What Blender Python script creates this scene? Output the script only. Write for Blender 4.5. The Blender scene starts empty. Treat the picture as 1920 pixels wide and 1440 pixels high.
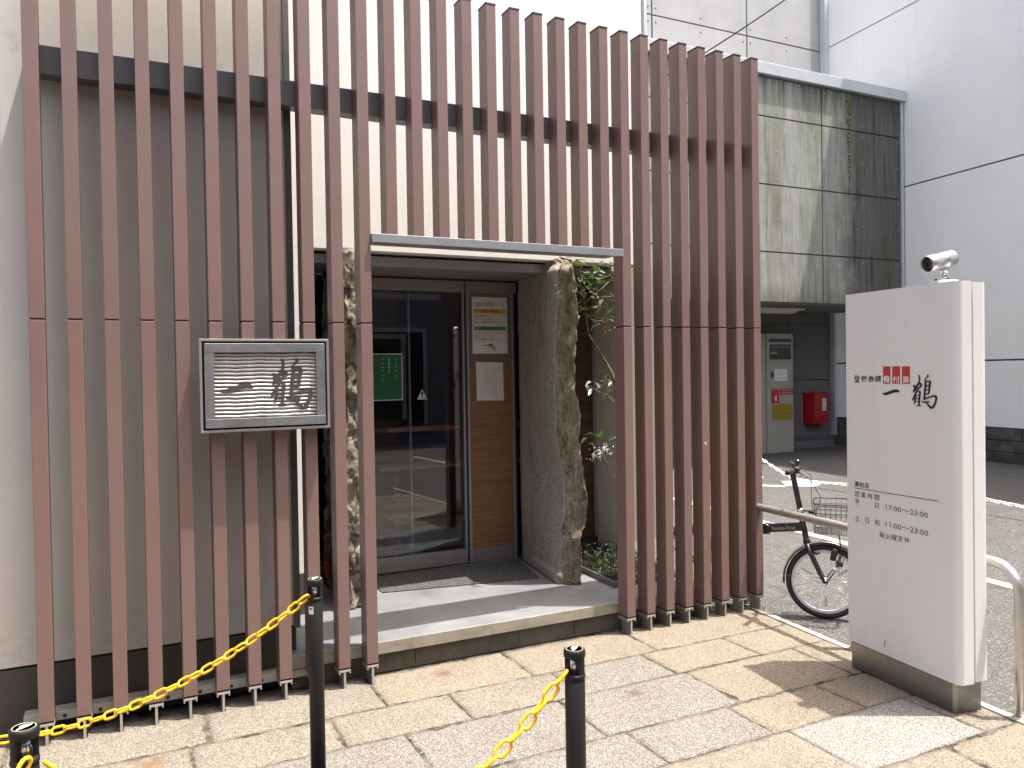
import bpy, bmesh, math, random
import numpy as np
from mathutils import Vector, Matrix
random.seed(7); np.random.seed(7)
scene = bpy.context.scene
COL = scene.collection
R = math.radians

# ------------------------------------------------------------------ camera
F_PX = 1500.0
YAW, PIT, ROL = .4568, .0151, -.0160
CAM = np.array([.4416, -4.1202, 1.6409])
def _axes():
    cy, sy, cp, sp = math.cos(YAW), math.sin(YAW), math.cos(PIT), math.sin(PIT)
    f = np.array([sy*cp, cy*cp, -sp]); r = np.array([cy, -sy, 0.]); u = np.cross(r, f)
    c, s = math.cos(ROL), math.sin(ROL)
    return c*r + s*u, -s*r + c*u, f
RGT, UPV, FWD = _axes()
cam_data = bpy.data.cameras.new('camera')
cam = bpy.data.objects.new('camera', cam_data); COL.objects.link(cam)
cam_data.sensor_width = 36.0
cam_data.lens = F_PX/1920*36.0
cam_data.clip_start = .05
cam_data.clip_end = 500
m = Matrix.Identity(4)
for i in range(3):
    m[i][0], m[i][1], m[i][2], m[i][3] = RGT[i], UPV[i], -FWD[i], CAM[i]
cam.matrix_world = m
scene.camera = cam

# pixel of the 1920x1440 photograph -> point on a plane of the place
def ray(x, y): return FWD + RGT*(x-960)/F_PX - UPV*(y-720)/F_PX
def onY(x, y, Y): d = ray(x, y); return Vector(CAM + d*(Y-CAM[1])/d[1])
def onX(x, y, X): d = ray(x, y); return Vector(CAM + d*(X-CAM[0])/d[0])
def onZ(x, y, Z=0.): d = ray(x, y); return Vector(CAM + d*(Z-CAM[2])/d[2])
def onP(x, y, p, n):
    d = Vector(ray(x, y)); c = Vector(CAM); p = Vector(p); n = Vector(n)
    return c + d*((p-c).dot(n)/d.dot(n))

# ------------------------------------------------------------------ world, sun, exposure
SUN_TO = Vector((.248, -.140, 1.0)).normalized()
world = bpy.data.worlds.new('World'); scene.world = world; world.use_nodes = True
wn = world.node_tree.nodes; wl = world.node_tree.links
sky = wn.new('ShaderNodeTexSky'); sky.sky_type = 'NISHITA'; sky.sun_disc = False
sky.sun_elevation = math.asin(SUN_TO.z); sky.sun_rotation = math.atan2(SUN_TO.x, SUN_TO.y)
sky.air_density = 1.0; sky.dust_density = 7.0; sky.ozone_density = .0
bg = wn['Background']; bg.inputs['Strength'].default_value = .15
wl.new(sky.outputs[0], bg.inputs[0])
sd = bpy.data.lights.new('sun', 'SUN'); sd.energy = 3.5; sd.angle = R(.5); sd.color = (1, .955, .88)
so = bpy.data.objects.new('sun', sd); COL.objects.link(so)
so.rotation_euler = SUN_TO.to_track_quat('Z', 'Y').to_euler(); so.location = (6, -4, 12)
vs = scene.view_settings
vs.view_transform = 'Standard'; vs.look = 'None'; vs.gamma = 1.0; vs.use_curve_mapping = False
vs.exposure = 1.55
scene.cycles.max_bounces = 8; scene.cycles.diffuse_bounces = 5; scene.cycles.glossy_bounces = 4
scene.cycles.transmission_bounces = 6; scene.cycles.transparent_max_bounces = 8
scene.cycles.caustics_reflective = False; scene.cycles.caustics_refractive = False
scene.cycles.sample_clamp_indirect = 6.0

# ------------------------------------------------------------------ materials
def srgb(r, g, b):
    return tuple(((v/255)/12.92 if v/255 <= .04045 else ((v/255+.055)/1.055)**2.4) for v in (r, g, b)) + (1,)
class Mat:
    def __init__(s, name, base=(.5,.5,.5), rough=.6, metal=0., spec=.5):
        s.m = bpy.data.materials.new(name); s.m.use_nodes = True
        s.t = s.m.node_tree; s.n = s.t.nodes; s.l = s.t.links
        s.b = s.n['Principled BSDF']
        b = tuple(base)+(1,) if len(base) == 3 else base
        s.b.inputs['Base Color'].default_value = b
        s.b.inputs['Roughness'].default_value = rough
        s.b.inputs['Metallic'].default_value = metal
        s.b.inputs['Specular IOR Level'].default_value = spec
        s.co = None
    def coord(s, scale=(1,1,1), kind='Object'):
        tc = s.n.new('ShaderNodeTexCoord'); mp = s.n.new('ShaderNodeMapping')
        mp.inputs['Scale'].default_value = scale
        s.l.new(tc.outputs[kind], mp.inputs[0]); return mp.outputs[0]
    def noise(s, scale=5, detail=4, rough=.6, sc=(1,1,1), out='Fac', dist=0.):
        n = s.n.new('ShaderNodeTexNoise'); n.inputs['Scale'].default_value = scale
        n.inputs['Detail'].default_value = detail; n.inputs['Roughness'].default_value = rough
        n.inputs['Distortion'].default_value = dist
        s.l.new(s.coord(sc), n.inputs['Vector']); return n.outputs[out]
    def voro(s, scale=50, sc=(1,1,1), out='Color', rnd=1.):
        n = s.n.new('ShaderNodeTexVoronoi'); n.inputs['Scale'].default_value = scale
        n.inputs['Randomness'].default_value = rnd
        s.l.new(s.coord(sc), n.inputs['Vector']); return n.outputs[out]
    def ramp(s, fac, stops):
        r = s.n.new('ShaderNodeValToRGB'); e = r.color_ramp.elements
        while len(e) > 1: e.remove(e[0])
        e[0].position, e[0].color = stops[0][0], tuple(stops[0][1])+((1,) if len(stops[0][1]) == 3 else ())
        for p, c in stops[1:]:
            q = e.new(p); q.color = tuple(c)+((1,) if len(c) == 3 else ())
        s.l.new(fac, r.inputs[0]); return r.outputs[0]
    def mix(s, fac, a, b, mode='MIX'):
        x = s.n.new('ShaderNodeMix'); x.data_type = 'RGBA'; x.blend_type = mode
        for sock, v in ((x.inputs[0], fac), (x.inputs[6], a), (x.inputs[7], b)):
            if hasattr(v, 'links'): s.l.new(v, sock)
            elif isinstance(v, (int, float)): sock.default_value = v
            else: sock.default_value = tuple(v)+((1,) if len(v) == 3 else ())
        return x.outputs[2]
    def math(s, op, a, b=0.):
        x = s.n.new('ShaderNodeMath'); x.operation = op
        for sock, v in ((x.inputs[0], a), (x.inputs[1], b)):
            if hasattr(v, 'links'): s.l.new(v, sock)
            else: sock.default_value = v
        return x.outputs[0]
    def sep(s, axis, kind='Object'):
        tc = s.n.new('ShaderNodeTexCoord'); x = s.n.new('ShaderNodeSeparateXYZ')
        s.l.new(tc.outputs[kind], x.inputs[0]); return x.outputs[axis]
    def color(s, c): s.l.new(c, s.b.inputs['Base Color'])
    def rough(s, c): s.l.new(c, s.b.inputs['Roughness'])
    def bump(s, h, strength=.2, dist=.01):
        b = s.n.new('ShaderNodeBump'); b.inputs['Strength'].default_value = strength
        b.inputs['Distance'].default_value = dist
        s.l.new(h, b.inputs['Height'])
        prev = s.b.inputs['Normal']
        if prev.is_linked: s.l.new(prev.links[0].from_socket, b.inputs['Normal'])
        s.l.new(b.outputs[0], prev)
    def maprange(s, v, a, b, c=0., d=1.):
        x = s.n.new('ShaderNodeMapRange'); x.inputs[1].default_value = a; x.inputs[2].default_value = b
        x.inputs[3].default_value = c; x.inputs[4].default_value = d
        s.l.new(v, x.inputs[0]); return x.outputs[0]

M = {}
def plain(key, base, rough=.5, metal=0., spec=.5, var=0., vscale=6, bump=0., bscale=120):
    k = Mat(key, base, rough, metal, spec)
    if var:
        lo = tuple(v*(1-var) for v in base[:3]); hi = tuple(min(1, v*(1+var)) for v in base[:3])
        k.color(k.ramp(k.noise(vscale, 5, .65), [(.3, lo), (.7, hi)]))
    if bump: k.bump(k.noise(bscale, 3), bump, .003)
    M[key] = k.m; return k

# painted aluminium slats
k = Mat('slat_paint', (.2,.1,.08), .42, 0, .55)
nz = k.noise(2.2, 5, .6, (1,1,.35)); sp = k.voro(55, (1,1,.5), 'Distance')
c = k.ramp(nz, [(.3, (.178,.108,.094)), (.7, (.208,.129,.113))])
oi0 = k.n.new('ShaderNodeObjectInfo'); c = k.mix(k.math('MULTIPLY', oi0.outputs['Random'], .35), c, (.165,.112,.103))
fade = k.noise(9, 7, .75, (1,1,.08)); c = k.mix(k.maprange(fade, .52, .75, 0, .22), c, (.27,.195,.175))
low = k.math('MULTIPLY', k.maprange(k.sep(2), .75, .1, 0, 1), k.maprange(k.noise(17, 6, .75), .48, .7, 0, .4)); c = k.mix(low, c, (.10,.07,.058))
chip = k.ramp(k.noise(38, 2, .5), [(.76, (0,0,0)), (.785, (1,1,1))])
k.color(k.mix(k.math('MULTIPLY', chip, .5), c, (.36,.30,.27)))
k.bump(k.noise(260, 2, .5), .12, .002)
k.rough(k.maprange(k.noise(6, 4), .3, .7, .36, .52)); M['slat'] = k.m
plain('black_cap', (.018,.018,.02), .5)
plain('dark_steel', (.115,.113,.114), .45, .0, .5, .18, 4)
plain('zinc', (.42,.43,.45), .38, .7, .5, .12, 8)
plain('alu', (.55,.54,.51), .42, .75, .5, .1, 12)
plain('alu_dull', (.40,.39,.36), .5, .35, .5, .2, 10)
plain('black_gap', (.012,.012,.012), .8)

# rendered (plaster) walls
def plaster(key, base, stain=0., zref=None):
    k = Mat(key, base, .85, 0, .2)
    c = k.ramp(k.noise(1.3, 6, .65), [(.3, tuple(v*.93 for v in base)), (.7, base)])
    fine = k.noise(7, 6, .7, (1,1,.25))
    c = k.mix(k.maprange(fine, .55, .85, 0, .10), c, tuple(v*.8 for v in base))
    drip = k.noise(6, 7, .78, (1,1,.05)); c = k.mix(k.maprange(drip, .54, .78, 0, .16), c, tuple(v*.62 for v in base))
    zz_ = k.sep(2); sp_l = k.math('MULTIPLY', k.maprange(zz_, .75, .3, 0, 1), k.maprange(k.noise(26, 6, .75), .45, .68, 0, .35)); c = k.mix(sp_l, c, tuple(v*.45 for v in base))
    if zref is not None:
        z = k.sep(2)
        band = k.math('MULTIPLY', k.math('MULTIPLY', k.maprange(z, zref-.02, zref-.01, 0, 1), k.maprange(z, zref, zref+.2, 1, 0)), k.maprange(k.noise(16, 6, .75, (1,1,.6)), .52, .7, 0, 1))
        c = k.mix(k.math('MULTIPLY', band, .6), c, tuple(v*.45 for v in base))
    k.color(c); k.bump(k.noise(90, 4, .6), .12, .004); M[key] = k.m
plaster('wall_cream', (.62,.592,.545), zref=3.165)
plaster('wall_white', (.83,.815,.785))
plain('plinth', (.068,.062,.056), .7, 0, .4, .15, 3)

# granite paving
RUST = [(830,1262,.07,(.10,.055,.025)), (1190,1300,.06,(.06,.045,.032)), (285,1430,.09,(.13,.075,.03)), (250,1425,.05,(.10,.06,.025))]
def granite(key, ca, cb, dark, amount=.35):
    k = Mat(key, ca, .82, 0, .3)
    big = k.noise(3.1, 5, .6)
    base = k.ramp(big, [(.3, ca), (.68, cb)])
    grain = k.voro(210, (1,1.2,1), 'Color')
    g = k.n.new('ShaderNodeRGBToBW'); k.l.new(grain, g.inputs[0])
    c = k.mix(k.maprange(g.outputs[0], .30, .60, amount, 0), base, dark)
    c = k.mix(k.maprange(g.outputs[0], .62, .9, 0, .5), c, (.42,.395,.36))
    med = k.noise(120, 4, .7, (1,1.4,1)); c = k.mix(k.maprange(med, .50, .68, 0, .6), c, dark)
    bl_ = k.noise(11, 6, .75, (1,1.5,1)); c = k.mix(k.maprange(bl_, .54, .74, 0, .3), c, tuple(v*.5 for v in cb))
    stain = k.noise(2.0, 6, .75, (1,1.3,1), 'Fac', .6)
    c = k.mix(k.maprange(stain, .56, .78, 0, .34), c, tuple(v*.42 for v in cb))
    for (px_, py_, rr_, colr) in RUST:
        tc = k.n.new('ShaderNodeTexCoord'); ds = k.n.new('ShaderNodeVectorMath'); ds.operation = 'DISTANCE'; q_ = onZ(px_, py_)
        ds.inputs[1].default_value = (q_.x, q_.y, 0); k.l.new(tc.outputs['Object'], ds.inputs[0])
        wob = k.math('ADD', ds.outputs['Value'], k.math('MULTIPLY', k.math('SUBTRACT', k.noise(22, 5, .7), .5), rr_*1.5))
        c = k.mix(k.maprange(wob, rr_*.15, rr_, .75, 0), c, colr)
    k.color(c)
    k.bump(k.noise(46, 5, .7, (1,1.6,1)), .55, .012); k.bump(k.voro(130, (1,1,1), 'Distance'), .3, .004)
    M[key] = k.m
granite('granite_beige', (.172,.148,.117), (.210,.184,.148), (.062,.053,.042), .7)
granite('granite_ochre', (.190,.156,.112), (.225,.189,.142), (.074,.060,.042), .7)
granite('granite_grey', (.165,.150,.130), (.198,.182,.160), (.052,.048,.043), .75)
granite('granite_pink', (.180,.152,.121), (.216,.186,.152), (.068,.056,.044), .7)
granite('granite_white', (.235,.222,.203), (.28,.266,.248), (.065,.062,.059), .8)
k = Mat('mortar', (.2,.18,.15), .95, 0, .1)
k.color(k.ramp(k.noise(9, 5, .7), [(.40, (.035,.031,.026)), (.68, (.17,.155,.13))])); k.bump(k.noise(140, 3), .4, .006); M['mortar'] = k.m
k = Mat('kerb_stone', (.5,.47,.4), .85, 0, .2)
k.color(k.ramp(k.noise(12, 6, .7), [(.3, (.26,.24,.20)), (.7, (.40,.37,.31))])); k.bump(k.noise(150, 3), .3, .004); M['kerb'] = k.m
k = Mat('asphalt', (.05,.05,.05), .85, 0, .35)
v = k.n.new('ShaderNodeRGBToBW'); k.l.new(k.voro(120), v.inputs[0])
c = k.ramp(v.outputs[0], [(.1, (.034,.034,.034)), (.5, (.068,.067,.065)), (.75, (.105,.103,.099)), (.92, (.24,.235,.227))])
c = k.mix(k.maprange(k.noise(.9, 6, .7), .42, .7, 0, .5), c, (.062,.06,.058))
c = k.mix(k.maprange(k.noise(2.6, 6, .75), .56, .72, 0, .45), c, (.13,.124,.115))
c = k.mix(k.maprange(k.noise(1.7, 3, .5, (1,1,1), 'Fac', 1.5), .62, .70, 0, .45), c, (.035,.035,.036))
k.color(c); k.bump(k.voro(120, (1,1,1), 'Distance'), .6, .010); M['asphalt'] = k.m
k = Mat('road_paint', (.6,.56,.42), .8, 0, .3)
k.color(k.ramp(k.noise(24, 6, .75), [(.38, (.14,.13,.11)), (.5, (.36,.32,.24)), (.7, (.44,.40,.31))])); M['road_paint'] = k.m
k = Mat('white_patch', (.7,.69,.66), .85, 0, .2)
k.color(k.ramp(k.noise(7, 6, .75), [(.40, (.15,.145,.135)), (.5, (.5,.48,.45)), (.7, (.6,.58,.55))])); M['white_patch'] = k.m

# entrance
k = Mat('step_floor', (.24,.245,.25), .45, 0, .5)
c = k.ramp(k.noise(2.4, 7, .7), [(.3, (.12,.125,.132)), (.7, (.19,.195,.202))])
c = k.mix(k.maprange(k.noise(9, 6, .75), .56, .75, 0, .4), c, (.09,.09,.085)); k.color(c)
k.rough(k.maprange(k.noise(5, 5), .3, .7, .35, .6)); M['step_floor'] = k.m
k = Mat('step_edge', (.5,.46,.4), .6, 0, .4)
c = k.ramp(k.noise(5, 6, .7, (1,1,3)), [(.3, (.20,.175,.14)), (.7, (.34,.31,.26))])
c = k.mix(k.maprange(k.noise(12, 6, .75), .55, .72, 0, .6), c, (.14,.12,.10)); k.color(c); M['step_edge'] = k.m
plain('riser_dark', (.10,.085,.068), .7, 0, .3, .35, 7)
k = Mat('door_mat', (.06,.06,.06), .95, 0, .1)
v = k.n.new('ShaderNodeRGBToBW'); k.l.new(k.voro(210), v.inputs[0])
k.color(k.ramp(v.outputs[0], [(.2, (.03,.03,.032)), (.6, (.075,.075,.078)), (.9, (.18,.18,.18))])); k.bump(k.noise(300, 2), .5, .004); M['mat'] = k.m
plain('bronze', (.27,.245,.225), .42, .35, .5, .06, 3)
plain('frame_grey', (.33,.335,.345), .4, .5, .5, .06, 4)
plain('rubber', (.015,.015,.016), .7)
k = Mat('wood_panel', (.2,.1,.05), .42, 0, .45)
w = k.n.new('ShaderNodeTexWave'); w.wave_type = 'BANDS'; w.bands_direction = 'Z'
w.inputs['Scale'].default_value = 9; w.inputs['Distortion'].default_value = 14; w.inputs['Detail'].default_value = 5; w.inputs['Detail Scale'].default_value = .7
k.l.new(k.coord((.35,.35,1.0)), w.inputs['Vector'])
f = k.noise(24, 6, .7, (.06,.06,1.3))
c = k.mix(w.outputs['Fac'], (.235,.125,.058), (.28,.15,.07)); c = k.mix(k.maprange(f, .42, .7, 0, .6), c, (.13,.062,.027)); k.color(c); M['wood'] = k.m
k = Mat('wood_dark', (.09,.04,.025), .45, 0, .4)
f = k.noise(20, 6, .7, (.05,.05,1.2)); k.color(k.ramp(f, [(.3, (.05,.024,.017)), (.7, (.13,.062,.038))])); M['wood_dark'] = k.m
plain('wood_red', (.42,.085,.03), .3, 0, .5, .15, 8)
plain('wood_bench', (.62,.30,.10), .4, 0, .5, .15, 8)
plain('navy', (.022,.030,.055), .5)
plain('dark_room', (.032,.02,.017), .7)
plain('charcoal', (.03,.03,.033), .5, 0, .5)
plain('wall_grey', (.30,.295,.285), .8, 0, .2, .06, 2)
k = Mat('glass', (1,1,1), 0, 0, .5); g = k.n.new('ShaderNodeBsdfGlossy'); g.inputs['Roughness'].default_value = .0; g.inputs['Color'].default_value = (1,1,1,1)
tr = k.n.new('ShaderNodeBsdfTransparent'); tr.inputs['Color'].default_value = (.86,.88,.90,1)
fr = k.n.new('ShaderNodeFresnel'); fr.inputs['IOR'].default_value = 1.62
mx = k.n.new('ShaderNodeMixShader'); k.l.new(fr.outputs[0], mx.inputs[0]); k.l.new(tr.outputs[0], mx.inputs[1]); k.l.new(g.outputs[0], mx.inputs[2])
k.l.new(mx.outputs[0], k.n['Material Output'].inputs['Surface']); M['glass'] = k.m
plain('glass_dark', (.006,.007,.008), .06, 0, .6)

# natural stone slab
k = Mat('slab_smooth', (.2,.19,.17), .75, 0, .3)
v = k.n.new('ShaderNodeRGBToBW'); k.l.new(k.voro(150), v.inputs[0])
c = k.ramp(v.outputs[0], [(.15, (.22,.207,.182)), (.5, (.35,.33,.292)), (.85, (.50,.475,.425))])
c = k.mix(k.maprange(k.noise(9, 6, .75, (1,1,.12), 'Fac', 1.), .54, .68, 0, .8), c, (.15,.105,.055))
c = k.mix(k.maprange(k.noise(2.2, 5, .6), .45, .75, 0, .5), c, (.31,.265,.195)); k.color(c)
k.bump(k.noise(70, 5, .7), .4, .008); M['slab_smooth'] = k.m
k = Mat('slab_rough', (.34,.28,.19), .85, 0, .25)
c = k.ramp(k.noise(20, 8, .78, (1,1,.22), 'Fac', .8), [(.33, (.10,.075,.047)), (.44, (.31,.25,.165)), (.55, (.48,.415,.305)), (.7, (.70,.64,.53))])
v = k.n.new('ShaderNodeRGBToBW'); k.l.new(k.voro(120), v.inputs[0])
c = k.mix(k.maprange(v.outputs[0], .2, .5, .5, 0), c, (.09,.07,.05)); k.color(c)
k.bump(k.noise(30, 8, .78, (1,1,.3)), 1., .05); M['slab_rough'] = k.m
k = Mat('slab_pale', (.5,.45,.35), .9, 0, .2)
c = k.ramp(k.noise(22, 7, .75), [(.28, (.10,.08,.055)), (.42, (.42,.37,.28)), (.7, (.66,.61,.50))])
c = k.mix(k.maprange(k.noise(4.5, 5, .65, (1,1,1.6)), .47, .56, 0, .85), c, (.10,.078,.05)); k.color(c)
k.bump(k.noise(45, 8, .82), 1., .05); M['slab_pale'] = k.m

# street things
plain('pole_black', (.009,.009,.0095), .55, 0, .32, .2, 9)
plain('yellow', (.83,.47,.008), .38, 0, .5, .06, 20)
plain('sticker', (.72,.71,.68), .6)
plain('white_print', (.55,.55,.56), .5)
plain('ring_print', (.36,.36,.20), .5)
plain('silver', (.72,.73,.75), .25, .95, .5)
plain('silver_matt', (.42,.43,.45), .38, .6, .5)
plain('rail_steel', (.56,.53,.50), .34, .85, .5, .08, 30)
k = Mat('sign_white', (.78,.77,.75), .30, 0, .5)
c = k.ramp(k.noise(1.6, 5, .6, (1,1,.4)), [(.3, (.715,.705,.685)), (.7, (.765,.755,.735))])
c = k.mix(k.maprange(k.noise(11, 7, .75, (1,1,.06)), .55, .8, 0, .25), c, (.50,.48,.44)); c = k.mix(k.math('MULTIPLY', k.maprange(k.sep(2), .5, .14, 0, 1), k.maprange(k.noise(20, 6, .75), .5, .7, 0, .22)), c, (.40,.37,.33))
sp = k.maprange(k.noise(42, 3, .5), .745, .76, 0, .55); c = k.mix(sp, c, (.4,.38,.36)); k.color(c); M['sign_white'] = k.m
k = Mat('sign_base', (.38,.34,.28), .36, .8, .5)
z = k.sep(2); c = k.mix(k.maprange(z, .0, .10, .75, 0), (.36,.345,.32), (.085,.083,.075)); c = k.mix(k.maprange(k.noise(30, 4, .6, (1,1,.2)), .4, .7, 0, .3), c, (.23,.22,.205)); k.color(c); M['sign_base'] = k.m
plain('ink', (.012,.012,.014), .5)
plain('ink_soft', (.05,.05,.055), .5)
plain('red_print', (.47,.038,.032), .5)
plain('white_letter', (.80,.79,.77), .5)
plain('paper', (.70,.69,.66), .7, 0, .3, .02, 5)
plain('orange_print', (.62,.32,.045), .6)
plain('green_print', (.12,.30,.085), .6)
plain('red_text', (.50,.05,.04), .6)
plain('rose_text', (.40,.14,.13), .6)
plain('board_mauve', (.165,.135,.13), .35, 0, .5)
plain('poster_green', (.012,.11,.045), .5, 0, .4, .2, 12)
plain('plaque_steel', (.27,.275,.285), .42, .75, .5, .25, 9)
plain('plaque_edge', (.36,.33,.33), .4, .6, .5)
plain('rib_steel', (.46,.45,.44), .5, .3, .5, .2, 18)
plain('glyph_steel', (.085,.085,.088), .45, .4, .5)
plain('bike_black', (.012,.012,.016), .25, 0, .6)
plain('rim_alu', (.62,.63,.65), .45, .3, .5)
plain('tyre', (.022,.022,.022), .8)
plain('fender_black', (.016,.016,.018), .3)
plain('basket_wire', (.025,.025,.026), .4, 0, .5)
plain('clear_plastic', (.62,.63,.65), .15, 0, .6)
plain('plastic_black', (.02,.02,.021), .45)
plain('cable_black', (.01,.01,.01), .95, 0, .05)
plain('frame_text', (.32,.32,.33), .4)

# far buildings
k = Mat('panel_white', (.62,.66,.68), .8, 0, .25)
c = k.ramp(k.noise(.8, 5, .6), [(.3, (.80,.795,.765)), (.7, (.86,.855,.825))])
c = k.mix(k.maprange(k.noise(3, 6, .75, (1,1,.4)), .60, .8, 0, .2), c, (.60,.62,.61)); c = k.mix(k.maprange(k.noise(1.6, 8, .78, (1,1,.05)), .52, .76, 0, .30), c, (.55,.56,.545)); k.color(c); k.bump(k.noise(11, 5, .6), .25, .02); M['panel_white'] = k.m
k = Mat('panel_concrete', (.5,.5,.49), .85, 0, .2)
c = k.ramp(k.noise(1.2, 6, .65), [(.3, (.34,.34,.335)), (.7, (.43,.43,.425))])
c = k.mix(k.maprange(k.noise(5, 7, .75, (1,1,.5)), .55, .75, 0, .25), c, (.27,.268,.265)); k.color(c); M['panel_concrete'] = k.m
k = Mat('panel_algae', (.3,.3,.26), .88, 0, .2)
x = k.sep(0); z = k.sep(2)
st = k.noise(2.6, 8, .75, (1,1,.10)); st2 = k.noise(9, 9, .78, (1,1,.06)); bl = k.noise(1.1, 5, .65)
c = k.ramp(k.noise(4, 6, .7), [(.3, (.30,.30,.285)), (.7, (.40,.40,.38))])
c = k.mix(k.maprange(st, .40, .60, 0, .7), c, (.185,.195,.118))
c = k.mix(k.maprange(st2, .50, .66, 0, .75), c, (.085,.088,.062))
xx = k.math('ADD', x, k.math('MULTIPLY', k.math('SUBTRACT', bl, .5), 1.1))
dk = k.math('MULTIPLY', k.maprange(xx, 1.05, 1.5, 0, 1), k.maprange(st2, .36, .62, 1, .45))
c = k.mix(dk, c, (.036,.038,.030))
low = k.math('MULTIPLY', k.maprange(z, 3.1, 2.8, 0, .7), k.maprange(st2, .38, .55, 0, 1)); c = k.mix(low, c, (.10,.105,.075))
top = k.math('MULTIPLY', k.maprange(z, 6.1, 6.6, 0, .9), k.maprange(st2, .40, .55, 0, 1)); c = k.mix(top, c, (.06,.062,.05))
k.color(c); k.bump(k.noise(30, 6, .7), .2, .01); M['panel_algae'] = k.m
k = Mat('moss', (.2,.22,.06), .95, 0, .1); k.color(k.ramp(k.noise(40, 5, .7), [(.3, (.08,.085,.03)), (.7, (.25,.26,.10))])); k.bump(k.noise(60, 4), .8, .02); M['moss'] = k.m
plain('coping', (.56,.58,.60), .4, .3, .5, .08, 2)
plain('joint_dark', (.10,.10,.10), .8)
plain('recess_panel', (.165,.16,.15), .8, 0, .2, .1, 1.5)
plain('soffit', (.19,.185,.175), .85, 0, .2, .12, 2)
plain('bolt', (.05,.05,.05), .5, .5)
plain('machine', (.33,.315,.265), .45, 0, .4, .04, 3)
plain('machine_panel', (.02,.025,.028), .3)
plain('machine_yellow', (.30,.22,.012), .5)
plain('machine_red', (.38,.02,.025), .45)
plain('box_red', (.36,.008,.012), .35, 0, .5)
plain('lamp_white', (.68,.68,.66), .5)
k = Mat('old_stone', (.1,.1,.09), .95, 0, .15)
c = k.ramp(k.noise(4, 7, .75), [(.3, (.035,.037,.036)), (.7, (.15,.145,.13))]); c = k.mix(k.maprange(k.sep(2), .22, .0, 0, .7), c, (.03,.05,.022)); k.color(c); k.bump(k.noise(14, 6, .7), .6, .05); M['old_stone'] = k.m
plain('opp_front', (.10,.10,.11), .6, 0, .3, .25, 1.)
plain('soil', (.022,.017,.012), .95, 0, .1, .4, 30, .6, 60)
k = Mat('leaf', (.08,.14,.04), .45, 0, .5)
oi = k.n.new('ShaderNodeObjectInfo')
c = k.ramp(k.noise(14, 3), [(.3, (.02,.046,.017)), (.55, (.045,.085,.028)), (.75, (.085,.13,.045))]); k.color(c)
k.b.inputs['Transmission Weight'].default_value = 0
tl = k.n.new('ShaderNodeBsdfTranslucent'); tl.inputs[0].default_value = (.13,.22,.03,1)
ms = k.n.new('ShaderNodeMixShader'); ms.inputs[0].default_value = .22
k.l.new(k.b.outputs[0], ms.inputs[1]); k.l.new(tl.outputs[0], ms.inputs[2]); k.l.new(ms.outputs[0], k.n['Material Output'].inputs['Surface']); M['leaf'] = k.m
plain('leaf_red', (.33,.06,.02), .5)
plain('flower_white', (.75,.76,.68), .7)
plain('bark', (.19,.145,.105), .9, 0, .2, .3, 40, .5, 90)
plain('grass_blade', (.03,.05,.018), .6, 0, .4, .3, 20)
plain('orange_item', (.34,.045,.012), .6, 0, .3, .4, 25)

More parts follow.
